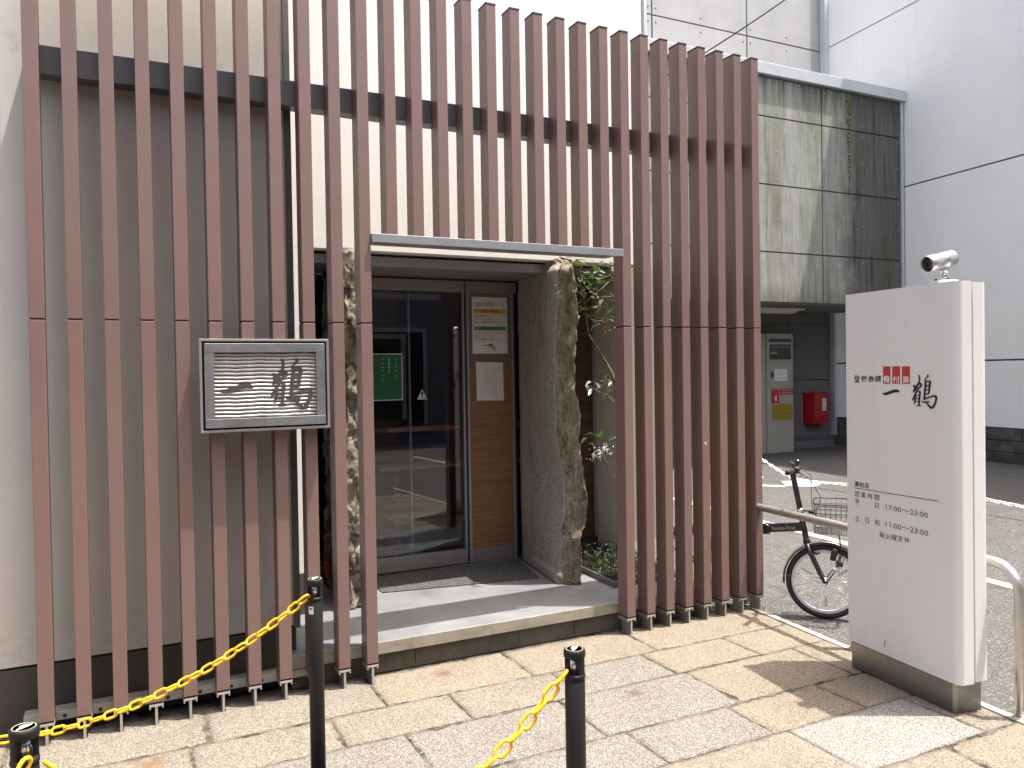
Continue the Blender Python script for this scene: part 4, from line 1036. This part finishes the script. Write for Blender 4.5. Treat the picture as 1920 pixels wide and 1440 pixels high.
run_chain('yellow_chain', 'yellow plastic chain hanging from the slotted post before the doorway', sag(h1, h2, .43), me_link, LL-2*LR-.001, 'yellow plastic chains', tw0=R(20))
h3 = posts[2]+Vector((.010,-.032,-.060))
run_chain('yellow_chain', 'yellow plastic chain hanging across the front of the post with printed cap', sag(h3, h3+Vector((-1.1,-.55,.0)), .30), me_link, LL-2*LR-.001, 'yellow plastic chains', tw0=R(60))
chain_post(Vector((endA.x-.03, endA.y, PH)), 'black chain post by the cream wall, holding the far end of a yellow chain', R(160))
chain_post(Vector((h3.x-1.13, h3.y-.56, PH)), 'black chain post on the paving at the street end of a yellow chain', R(30))

# ================================================================== BICYCLE
GZ = -.015
wc = onZ(1548, 1160, GZ); bk = empty('bicycle', wc, 'black folding bicycle with wire basket and rear half hidden behind the slats', 'bicycle')
df = Vector((.676,-.737,0)).normalized(); dn = Vector((df.y,-df.x,0))          # dn: sideways of the front assembly
db = Vector((math.sin(R(20)), -math.cos(R(20)), 0)); bn = Vector((db.y,-db.x,0))
WR = .2465
def FP(u, z, s_=0.): return wc+df*u+dn*s_+Vector((0,0,z))
def wheel(center, d, n, parent):
    w = mb(); 
    def ring(R_, k_=48): return [center+(d*math.cos(2*math.pi*i/k_)+UPZ*math.sin(2*math.pi*i/k_))*R_ for i in range(k_)]
    ty = mb().tube(ring(WR-.021), .0205, 12, closed=True).build('wheel', 'tyre', parent)
    b = mb()
    prof = [(-.011,.192),(-.012,.212),(.012,.212),(.011,.192)]
    bm = b.bm; K = 48; R_ = []
    for i in range(K):
        a = 2*math.pi*i/K; dr = d*math.cos(a)+UPZ*math.sin(a)
        R_.append([bm.verts.new(center+dr*r+n*s_) for s_, r in prof])
    for i in range(K):
        A, B = R_[i], R_[(i+1) % K]
        for j in range(4): bm.faces.new([A[j], A[(j+1) % 4], B[(j+1) % 4], B[j]]).smooth = False
    b.build('rim', 'rim_alu', ty)
    sp_b = mb()
    for i in range(28):
        a = 2*math.pi*i/28; off_ = (.55 if i % 4 < 2 else -.55); sd_ = 1 if i % 2 else -1
        p0 = center+(d*math.cos(a+off_)+UPZ*math.sin(a+off_))*.018+n*sd_*.03; p1 = center+(d*math.cos(a)+UPZ*math.sin(a))*.194+n*sd_*.003
        sp_b.tube([p0, p1], .0011, 4)
    sp_b.build('spokes', 'silver', ty)
    mb().lathe(center-n*.045, n, [(.004,0),(.008,.002),(.008,.012),(.018,.014),(.018,.018),(.011,.022),(.011,.068),(.018,.072),(.018,.076),(.008,.078),(.008,.088),(.004,.09)], 16).build('hub', 'silver', ty)
    for i in (0, 1, 2):     # spoke reflectors
        a = .55+i*2.09; dr = d*math.cos(a)+UPZ*math.sin(a); tn = d*-math.sin(a)+UPZ*math.cos(a); o = center+dr*.09+n*.006
        mb().prism([o-tn*.006, o+tn*.006, o+dr*.075+tn*.009, o+dr*.075-tn*.009], n*.006).build('reflector', 'white_print', ty)
    return ty
wcen = FP(0, WR); wheel(wcen, df, dn, bk)
# fork: axle (0,WR) -> crown
crown = (-.117, .515)
for s_ in (-1, 1): mb().tube([FP(.0,WR,s_*.05), FP(-.035,WR+.06,s_*.05), FP(-.085,.42,s_*.045), FP(-.113,.495,s_*.03)], [.009,.011,.014,.015], 10).build('fork_blade', 'bike_black', bk)
AX0, AX1 = (-.112,.505), (-.197,.96)
def AXP(t, s_=0): return FP(AX0[0]+(AX1[0]-AX0[0])*t, AX0[1]+(AX1[1]-AX0[1])*t, s_)
mb().lathe(AXP(-.01), AXP(1)-AXP(0), [(.0001,-.01),(.024,-.01),(.024,.012),(.019,.016),(.019,.165),(.024,.168),(.024,.185),(.017,.19)], 18).build('head_tube', 'bike_black', bk)
mb().tube([AXP(.40), AXP(.6), AXP(.85), AXP(.95), AXP(1.02)+df*.01, AXP(1.06)+df*.03], [.019,.018,.018,.018,.017,.014], 14).build('stem', 'bike_black', bk)
mb().lathe(AXP(.42), AXP(1)-AXP(0), [(.022,0),(.024,.004),(.024,.02),(.022,.024)], 18).tube([AXP(.44)+df*.02, AXP(.44)-df*.05+dn*.01], .005, 8).build('stem_clamp', 'silver', bk)
hb = AXP(1.06)+df*.035
mb().tube([hb-dn*.27-df*.05, hb-dn*.14-df*.02, hb-dn*.05, hb+dn*.05, hb+dn*.14-df*.02, hb+dn*.27-df*.05], .0112, 10).build('handlebar', 'bike_black', bk)
for s_ in (-1, 1):
    e0 = hb+dn*s_*.155-df*.023; e1 = hb+dn*s_*.275-df*.052
    mb().tube([e0, e0.lerp(e1,.1), e0.lerp(e1,.5), e0.lerp(e1,.95), e1], [.014,.0165,.0155,.0165,.014], 12).build('grip', 'plastic_black', bk)
    l0 = hb+dn*s_*.125-df*.015
    mb().tube([l0+Vector((0,0,-.004)), l0+df*.035+Vector((0,0,-.012)), l0+df*.05+dn*s_*.06+Vector((0,0,-.022)), l0+df*.035+dn*s_*.12+Vector((0,0,-.03))], [.009,.007,.006,.005], 8).build('brake_lever', 'plastic_black', bk)
    cpts = [l0+df*.02, l0+df*.10+Vector((0,0,-.06)), FP(-.05+.03*s_,.80,s_*.03), FP(-.07,.64,s_*.02), FP(-.06,.56,s_*.015)]
    mb().tube([Vector(c_) for c_ in cpts], .0026, 6).build('cable', 'plastic_black', bk)
bl = hb-dn*.09+Vector((0,0,.03)); mb().lathe(bl, (0,0,1), [(.0001,.02),(.014,.016),(.021,.004),(.021,-.008),(.005,-.01),(.005,-.025)], 18).build('bell', 'bike_black', bk)
mb().lathe(hb+dn*.10+Vector((0,0,.0)), dn, [(.019,-.02),(.022,-.01),(.022,.02),(.016,.03)], 16).build('shifter', 'plastic_black', bk)
# frame
hd = AXP(.2); 
def BP(u, z, s_=0.): q = hd-db*u+bn*s_; return Vector((q.x, q.y, GZ+z))
def beam_tube(p0, p1, h, w, name, mat, r=.01):
    d = (p1-p0); upv = UPZ-d.normalized()*UPZ.dot(d.normalized()); upv.normalize(); sd = d.normalized().cross(upv)
    return mb().obox(p0-upv*h/2-sd*w/2, d, sd*w, upv*h, r).build(name, mat, bk)
hz = hd.z-GZ
beam_tube(BP(.0,hz+.005), BP(.245,hz-.035), .058, .036, 'main_tube', 'bike_black', .012)
beam_tube(BP(.275,hz-.04), BP(.50,hz-.16), .056, .036, 'rear_tube', 'bike_black', .012)
mb().lathe(BP(.26,hz-.04,-.03), bn, [(.034,0),(.036,.01),(.036,.05),(.034,.06)], 20).build('frame_hinge', 'bike_black', bk)
mb().tube([BP(.245,hz-.005,-.038 if bn.x < 0 else .0), BP(.25,hz-.055,-.042 if bn.x < 0 else .0), BP(.27,hz-.085,-.04 if bn.x < 0 else .0)], .009, 8).build('hinge_lever', 'silver', bk)
# text on the tube: side facing the camera
side = bn if bn.dot(Vector(CAM)-hd) > 0 else -bn
tdir = (BP(.0,hz+.005)-BP(.245,hz-.035)).normalized(); tup = UPZ-tdir*UPZ.dot(tdir); tup.normalize()
text('Rendez-Vous', .05, BP(.215,hz-.031)-tup*.013+side*.0186, tdir, tup, 'frame_text', bk, fit=(.165,.026), bold=.02)
mb().tube([BP(.50,hz-.30), BP(.50,hz-.14), BP(.55,hz+.02), BP(.59,.86)], [.018,.018,.0155,.0155], 12).build('seat_post', 'bike_black', bk)
sdl = mb()
for i in range(1): sdl.prism([BP(.48,.87,.02),BP(.48,.87,-.02),BP(.60,.87,-.05),BP(.70,.87,-.075),BP(.735,.87,-.04),BP(.735,.87,.04),BP(.70,.87,.075),BP(.60,.87,.05)], (0,0,.045))
sdl.build('saddle', 'plastic_black', bk)
rc = hd-db*.865; rc = Vector((rc.x, rc.y, GZ+WR)); wheel(rc, db, bn, bk)
for s_ in (-1, 1): mb().tube([BP(.50,hz-.30,s_*.03), rc+bn*s_*.055], .009, 8).tube([BP(.52,hz-.1,s_*.02), rc+bn*s_*.055], .008, 8).build('rear_stay', 'bike_black', bk)
bbp = BP(.50, hz-.31)
mb().lathe(bbp-bn*.05, bn, [(.02,0),(.02,.1)], 14).lathe(bbp+side*.04, side, [(.075,0),(.075,.004),(.0001,.004)], 28).build('crank_set', 'plastic_black', bk)
for q, sg in ((1,1),(-1,-1)):
    e_ = bbp+bn*q*.07+db*sg*.02+Vector((0,0,-.155*sg)); mb().tube([bbp+bn*q*.06, e_], .009, 8).build('crank', 'plastic_black', bk)
    mb().obox(e_+bn*q*.01-db*.04-Vector((0,0,.01)), db*.08, bn*q*.085, Vector((0,0,.02)), .004).build('pedal', 'plastic_black', bk)
mb().tube([BP(.56,hz-.35,.05), BP(.50,.10,.12), BP(.47,.0,.16)], .006, 8).build('kickstand', 'bike_black', bk)
# front fender : arc
def fender(center, d, n, a0, a1, name):
    b = mb(); bm = b.bm; prof = [(-.028,WR+.006),(-.02,WR+.016),(0,WR+.020),(.02,WR+.016),(.028,WR+.006),(.02,WR+.013),(0,WR+.017),(-.02,WR+.013)]; K = 26; rr_ = []
    for i in range(K+1):
        a = a0+(a1-a0)*i/K; dr = d*math.cos(a)+UPZ*math.sin(a); rr_.append([bm.verts.new(center+dr*r+n*s_) for s_, r in prof])
    for A, B in zip(rr_, rr_[1:]):
        for j in range(8): bm.faces.new([A[j], A[(j+1) % 8], B[(j+1) % 8], B[j]]).smooth = True
    bm.faces.new(rr_[0]); bm.faces.new(list(reversed(rr_[-1])))
    return b.build(name, 'fender_black', bk)
fd = fender(wcen, df, dn, R(38), R(186), 'fender')
mb().tube([wcen+(df*math.cos(R(a))+UPZ*math.sin(R(a)))*(WR+.0175)+dn*(-.0225 if dn.dot(Vector(CAM)-wcen) < 0 else .0225) for a in range(60,181,8)], .0022, 5).build('fender_stripe', 'silver', fd)
for s_ in (-1, 1): mb().tube([wcen+dn*s_*.052, wcen+(df*math.cos(R(172))+UPZ*math.sin(R(172)))*(WR+.01)+dn*s_*.03], .0022, 6).build('fender_stay', 'silver', fd)
fender(rc, db, bn, R(20), R(190), 'fender')
# brake calliper, lamp, basket supports
mb().tube([FP(-.10,.44,.0), FP(-.05,.43,.03), FP(-.03,.44,.035)], .007, 8).tube([FP(-.10,.44,.0), FP(-.05,.43,-.03), FP(-.03,.44,-.035)], .007, 8).build('brake_calliper', 'bike_black', bk)
fs = 1 if dn.dot(Vector(CAM)-wcen) > 0 else -1
lp = FP(.045, .43, fs*.055)
mb().lathe(lp+Vector((0,0,-.03)), (df*.25+UPZ), [(.014,0),(.019,.004),(.019,.055),(.014,.075),(.008,.078)], 18).build('dynamo', 'plastic_black', bk)
mb().lathe(lp+df*.045+Vector((0,0,-.045)), df*.95-UPZ*.2, [(.008,-.025),(.02,-.015),(.024,.01),(.024,.018)], 18).build('lamp', 'plastic_black', bk)
mb().lathe(lp+df*.02+Vector((0,0,-.085)), df*.4-UPZ*.9, [(.018,-.012),(.024,.0),(.018,.02),(.0001,.026)], 18).build('lamp_lens', 'clear_plastic', bk)
for s_ in (-1, 1): mb().tube([FP(.0,WR,s_*.056), FP(.075,WR+.10,s_*.06), FP(.10,WR+.20,s_*.062), FP(.085,.575,s_*.06)], .0042, 8).build('basket_stay', 'bike_black', bk)
# wire basket
ba = mb(); u0, u1, w2, zb_, zt_ = -.055, .245, .125, .580, .775
def BQ(u, s_, z): return FP(u+.0*z, z, s_)
def rim_at(z, k_):
    a0_, a1_, ww = u0-.01*k_, u1+.03*k_, w2+.025*k_; rr_ = .045; out = []
    for cx, cy, st_ in ((a1_-rr_,ww-rr_,0),(a0_+rr_,ww-rr_,90),(a0_+rr_,-ww+rr_,180),(a1_-rr_,-ww+rr_,270)):
        for q in range(5): a = R(st_+q*22.5); out.append(BQ(cx+rr_*math.cos(a), cy+rr_*math.sin(a), z))
    return out
levs = [(zb_,0),(zb_+.04,.2),(zb_+.08,.4),(zb_+.118,.6),(zb_+.158,.8),(zt_,1)]
rim = mb().tube(rim_at(zt_,1), .005, 8, closed=True).tube(rim_at(zb_+.135,.7), .0035, 6, closed=True).build('basket', 'basket_wire', bk)
wb = mb()
for z, k_ in levs[:-1]: wb.tube(rim_at(z,k_), .0018, 5, closed=True)
lo, hi = rim_at(zb_,0), rim_at(zt_,1)
def perim(P, n):
    P = P+[P[0]]; s_ = [0]
    for a, c_ in zip(P, P[1:]): s_.append(s_[-1]+(c_-a).length)
    o = []
    for i in range(n):
        t = s_[-1]*i/n
        for j in range(len(P)-1):
            if s_[j+1] >= t: o.append(P[j].lerp(P[j+1], (t-s_[j])/max(1e-9, s_[j+1]-s_[j]))); break
    return o
for a, c_ in zip(perim(lo,36), perim(hi,36)): wb.tube([a, c_], .0016, 4)
for i in range(9): s_ = -w2+.02+(2*w2-.04)*i/8; wb.tube([BQ(u0+.005,s_,zb_), BQ(u1-.005,s_,zb_)], .0016, 4)
wb.build('basket_mesh', 'basket_wire', rim)
mb().tube([FP(-.10,.70,.0), FP(-.06,.70,0)], .012, 8).tube([AXP(.44)+df*.015, FP(-.055,.71,.0)], .006, 8).build('basket_bracket', 'plastic_black', bk)

# ================================================================== BACK BUILDING (car park end)
bb = empty('panel_building', (11, 8.2, 0), 'concrete panel building with algae stained box overhanging a dim parking recess', 'building')
def bp_(name, mat, *a, parent=None, bev=0): return mb().box(*a, bev).build(name, mat, parent or bb)
bp_('upper_backing', 'joint_dark', -6, 14.6, 8.28, 8.6, 6.0, 13)
ux = [2.6, 4.93, 7.25, 9.57, 11.895, 14.03]
for i in range(5):
    for z0_, z1_ in ((6.6,8.295),(8.325,10.0),(10.03,12.9)):
        pn = bp_('panel', 'panel_concrete', ux[i]+.018, ux[i+1]-.018, 8.25, 8.279, z0_, z1_)
        if i >= 2:
            for xx in (ux[i]+.09, (ux[i]+ux[i+1])/2, ux[i+1]-.09):
                for zz in (z0_+.12, z1_-.12): mb().lathe((xx,8.25,zz),(0,-1,0),[(.016,0),(.012,.008),(.0001,.008)],8).build('bolt', 'bolt', pn)
bp_('corner_pipe', 'coping', 13.90, 14.02, 8.10, 8.24, 6.8, 13)
# overhanging box
bp_('box_body', 'joint_dark', 5.3, 13.77, 6.23, 8.22, 2.80, 6.6)
hx = [5.35, 7.47, 9.58, 11.70, 13.74]; hz_ = [2.762, 3.62, 4.765, 5.915, 6.58]
for i in range(4):
    for j in range(4):
        pn = bp_('panel', 'panel_algae', hx[i]+.012, hx[i+1]-.012, 6.2, 6.229, hz_[j]+.012, hz_[j+1]-.012)
        if i >= 2:
            for xx in (hx[i]+.07, (hx[i]+hx[i+1])/2, hx[i+1]-.07):
                for zz in (hz_[j]+.09, hz_[j+1]-.09) + (() if hz_[j+1]-hz_[j] < 1 else ((hz_[j]+hz_[j+1])/2,)):
                    mb().lathe((xx,6.2,zz),(0,-1,0),[(.012,0),(.009,.008),(.0001,.008)],8).build('bolt', 'alu_dull', pn)
bp_('edge_trim', 'coping', 13.742, 13.80, 6.18, 6.26, 2.76, 6.6)
cpg = bp_('coping', 'coping', 5.25, 13.83, 6.13, 8.24, 6.601, 6.80, bev=.01)
mz = mb()
for i in range(170):
    t = random.random()**1.3; mz.lathe((1.38+11+random.gauss(0,.03)*(1.3-t), 6.199, 6.55-1.75*t), (random.uniform(-.3,.3),-1,random.uniform(-.3,.3)), [(random.uniform(.010,.03)*(1.2-.6*t),0),(.008,.010),(.0001,.014)], 5)
mo = mz.build('moss_streak', 'moss', bb)
bp_('soffit', 'soffit', 5.35, 13.78, 6.24, 8.2, 2.745, 2.799)
bp_('recess_backing', 'joint_dark', 4.0, 13.84, 7.98, 8.2, 0, 2.744)
rx = [4.6, 6.7, 8.8, 10.85, 12.62, 13.80]
for i in range(5):
    for z0_, z1_ in ((.23,1.37),(1.39,2.515),(2.535,2.742)):
        pn = bp_('panel', 'recess_panel', rx[i]+.01, rx[i+1]-.01, 7.95, 7.979, z0_, z1_)
        if i >= 3 and z1_-z0_ > .5:
            for xx in (rx[i]+.12, rx[i+1]-.08):
                for zz in (z0_+.09, (z0_+z1_)/2, z1_-.09): mb().lathe((xx,7.95,zz),(0,-1,0),[(.016,0),(.012,.008),(.0001,.008)],8).build('bolt', 'bolt', pn)
bp_('recess_plinth', 'recess_panel', 4.6, 13.82, 7.90, 7.979, -.02, .16)
bp_('recess_ledge', 'joint_dark', 4.6, 13.84, 7.88, 7.979, .161, .225)
bp_('recess_corner', 'coping', 13.80, 13.85, 7.85, 7.979, .226, 2.742)
lampo = empty('ceiling_lamp', (11.4, 7.2, 2.6), 'long white strip lamp fixed under the overhanging concrete box', 'lamp')
mb().prism([(10.75,7.0,2.744),(12.1,7.0,2.744),(12.1,7.25,2.744),(10.75,7.25,2.744)], (0,0,-.03)).build('housing', 'lamp_white', lampo)
mb().prism([(10.85,7.03,2.713),(12.0,7.03,2.713),(11.95,7.13,2.66),(10.9,7.13,2.66)], (0,.1,0)).build('reflector', 'lamp_white', lampo)
# parking machine
pm = empty('parking_machine', (11.9, 7.6, GZ), 'cream parking machine cabinet with dark display and yellow notice under the overhang', 'machine')
cab = mb().box(11.62, 12.29, 7.5, 7.88, GZ, 2.30, .012).build('cabinet', 'machine', pm)
mb().box(11.25, 11.61, 7.53, 7.88, GZ, 2.30, .012).build('side_cabinet', 'machine', pm)
mb().box(11.67, 12.23, 7.488, 7.4995, 2.135, 2.20).build('name_strip', 'machine_panel', pm)
mb().box(11.68, 12.22, 7.485, 7.4995, 1.80, 2.09, .004).build('display', 'machine_panel', pm)
mb().box(11.69, 11.86, 7.481, 7.4845, 1.90, 1.95).build('display_light', 'machine_yellow', pm)
for q in range(4): mb().box(11.72+.12*q, 11.80+.12*q, 7.482, 7.4845, 2.03, 2.045).build('display_text', 'frame_text', pm)
ht = mb().box(11.655, 12.262, 7.484, 7.4995, 1.265, 1.73, .004).build('hatch', 'machine', pm)
mb().box(11.69, 11.75, 7.474, 7.4835, 1.45, 1.56, .003).build('latch', 'bolt', ht)
mb().box(11.79, 12.11, 7.481, 7.4835, 1.385, 1.61).build('paper_label', 'paper', ht)
for q, n_ in enumerate((4,4,6)): marks(n_, .032, (11.84,7.4800,1.545-.06*q), (1,0,0), (0,0,1), 'ink_soft', ht, (.04,0,0), q+20)
mb().box(11.71, 11.90, 7.484, 7.4995, .965, 1.225, .003).build('ticket_slot', 'machine_red', pm)
mb().box(11.79, 11.83, 7.479, 7.4835, 1.0, 1.10).build('slot_window', 'paper', pm)
mb().box(11.94, 12.27, 7.492, 7.4995, 1.12, 1.23).build('red_label', 'box_red', pm)
for q, n_ in enumerate((8,8)): marks(n_, .027, (11.97,7.4912,1.185-.045*q), (1,0,0), (0,0,1), 'white_letter', pm, (.034,0,0), q+30)
mb().box(11.72, 12.25, 7.492, 7.4995, .62, .935).build('yellow_notice', 'machine_yellow', pm)
for q, n_ in enumerate((5,11,8,11,9)): marks(n_, .034, (11.76+(.12 if q == 0 else 0),7.4912,.885-.055*q), (1,0,0), (0,0,1), 'ink_soft', pm, (.041,0,0), q+40)
# extinguisher box
eb = empty('extinguisher_box', (13.2, 7.85, .45), 'red fire extinguisher box on the grey wall beside the parking machine', 'box')
mb().prism([(13.00,7.94,.49),(13.06,7.70,.49),(13.44,7.70,.49),(13.50,7.94,.49)], (0,0,.60)).build('body', 'box_red', eb)
mb().prism([(12.99,7.945,1.0905),(13.05,7.69,1.0905),(13.45,7.69,1.0905),(13.51,7.945,1.0905)], (0,0,.03)).build('lid', 'box_red', eb)
mb().box(13.28, 13.38, 7.694, 7.6985, .75, 1.0).build('label', 'paper', eb)
for q, ch in enumerate('消火器'): text(ch, .06, (13.3,7.693,.93-.075*q), (1,0,0), (0,0,1), 'red_text', eb, fit=(.055,.055))

# ================================================================== RIGHT BUILDING
WX = lambda y: 13.29+.09*y
rbld = empty('white_building', (13.6, 3, 0), 'large pale grey building wall with long joints beside the car park', 'building')
def wallslab(name, mat, y0, y1, z0, z1, d0, d1, parent=None):
    return mb()._bx([(WX(y0)+d0,y0,z0),(WX(y0)+d1,y0,z0),(WX(y1)+d1,y1,z0),(WX(y1)+d0,y1,z0),(WX(y0)+d0,y0,z1),(WX(y0)+d1,y0,z1),(WX(y1)+d1,y1,z1),(WX(y1)+d0,y1,z1)], 0).build(name, mat, parent or rbld)
wallslab('backing', 'joint_dark', -14, 8.24, .3, 9.4, .05, .3)
wallslab('tall_block', 'joint_dark', -14, 6.3, 9.41, 13.3, .05, .3)
wallslab('panel', 'panel_white', -14, 8.24, .585, 1.695, 0, .049)
for z0_, z1_ in ((1.725,5.005),(5.035,8.355),(8.385,9.4)): wallslab('panel', 'panel_white', -14, 8.24, z0_, z1_, 0, .049)
wallslab('panel', 'panel_white', -14, 6.3, 9.401, 13.3, 0, .049)
fnd = wallslab('stone_footing', 'old_stone', -14, 8.24, -.05, .575, .06, .3)
rnd = random.Random(9)
for z0_, z1_, sh in ((-.03,.16,0),(.17,.36,.45),(.37,.57,.2)):
    yy = -3.0+sh
    while yy < 8.0:
        L_ = rnd.uniform(.6,1.15); d = rnd.uniform(-.01,.035)
        mb()._bx([(WX(yy)+d,yy,z0_),(WX(yy)+.1,yy,z0_),(WX(yy+L_)+.1,yy+L_,z0_),(WX(yy+L_)+d+rnd.uniform(-.01,.01),yy+L_,z0_),(WX(yy)+d,yy,z1_),(WX(yy)+.1,yy,z1_),(WX(yy+L_)+.1,yy+L_,z1_),(WX(yy+L_)+d,yy+L_,z1_)], .012).build('footing_stone', 'old_stone', fnd)
        yy += L_+.012
# chain across the car park
me_wl = link_mesh('link', .085, .05, .0075, 'white_letter')
pA, pB = onX(1424,858,9.0), onX(1935,955,9.0)
pathw = [onX(x,y_,9.0) for x,y_ in ((1420,855),(1440,869),(1460,882),(1482,895),(1505,901),(1540,905),(1590,909),(1700,919),(1780,927),(1840,935),(1880,943),(1930,953))]
run_chain('white_chain', 'white plastic chain slung low across the car park entrance', pathw, me_wl, .068, None)
wp1 = pathw[0]; tp = empty('chain_bollard', (wp1.x, wp1.y, GZ), 'short white bollard holding the white car park chain behind the slats', 'bollard')
mb().lathe((wp1.x,wp1.y,GZ),(0,0,1),[(.08,0),(.08,.03),(.035,.035),(.035,.50),(.0001,.52)],18).build('pole','white_letter',tp)
# overhead cable
ca, cb2 = onY(1250,143,3.2), onY(1600,-95,3.2)
cab_pts = []
for i in range(21):
    t = i/20; q = ca.lerp(cb2, t); q.z -= .05*4*t*(1-t); cab_pts.append(q)
tag(mb().tube(cab_pts, .008, 6).build('overhead_cable', 'cable_black', None, ca), 'thin dark overhead cable slanting up past the slat tops', 'cable')

# building across the street, seen only as a reflection in the door glass
ob_ = empty('opposite_building', (2,-12,0), 'dark fronted building across the street, seen only mirrored in the door glass', 'building')
mb().box(-16, 12, -18, -10.5, -.02, 7.5).build('wall', 'opp_front', ob_)
for i in range(9):
    fr_ = mb().box(-14+2.7*i, -12.2+2.7*i, -10.49, -10.45, 3.6, 5.4).build('window', 'frame_grey', ob_)
    mb().box(-13.9+2.7*i, -12.3+2.7*i, -10.448, -10.44, 3.7, 5.3).build('pane', 'glass_dark', fr_)
    sf = mb().box(-14+2.7*i, -12.0+2.7*i, -10.49, -10.45, .3, 2.7).build('shopfront', 'frame_grey', ob_)
    mb().box(-13.9+2.7*i, -12.1+2.7*i, -10.448, -10.44, .4, 2.6).build('pane', 'glass_dark', sf)
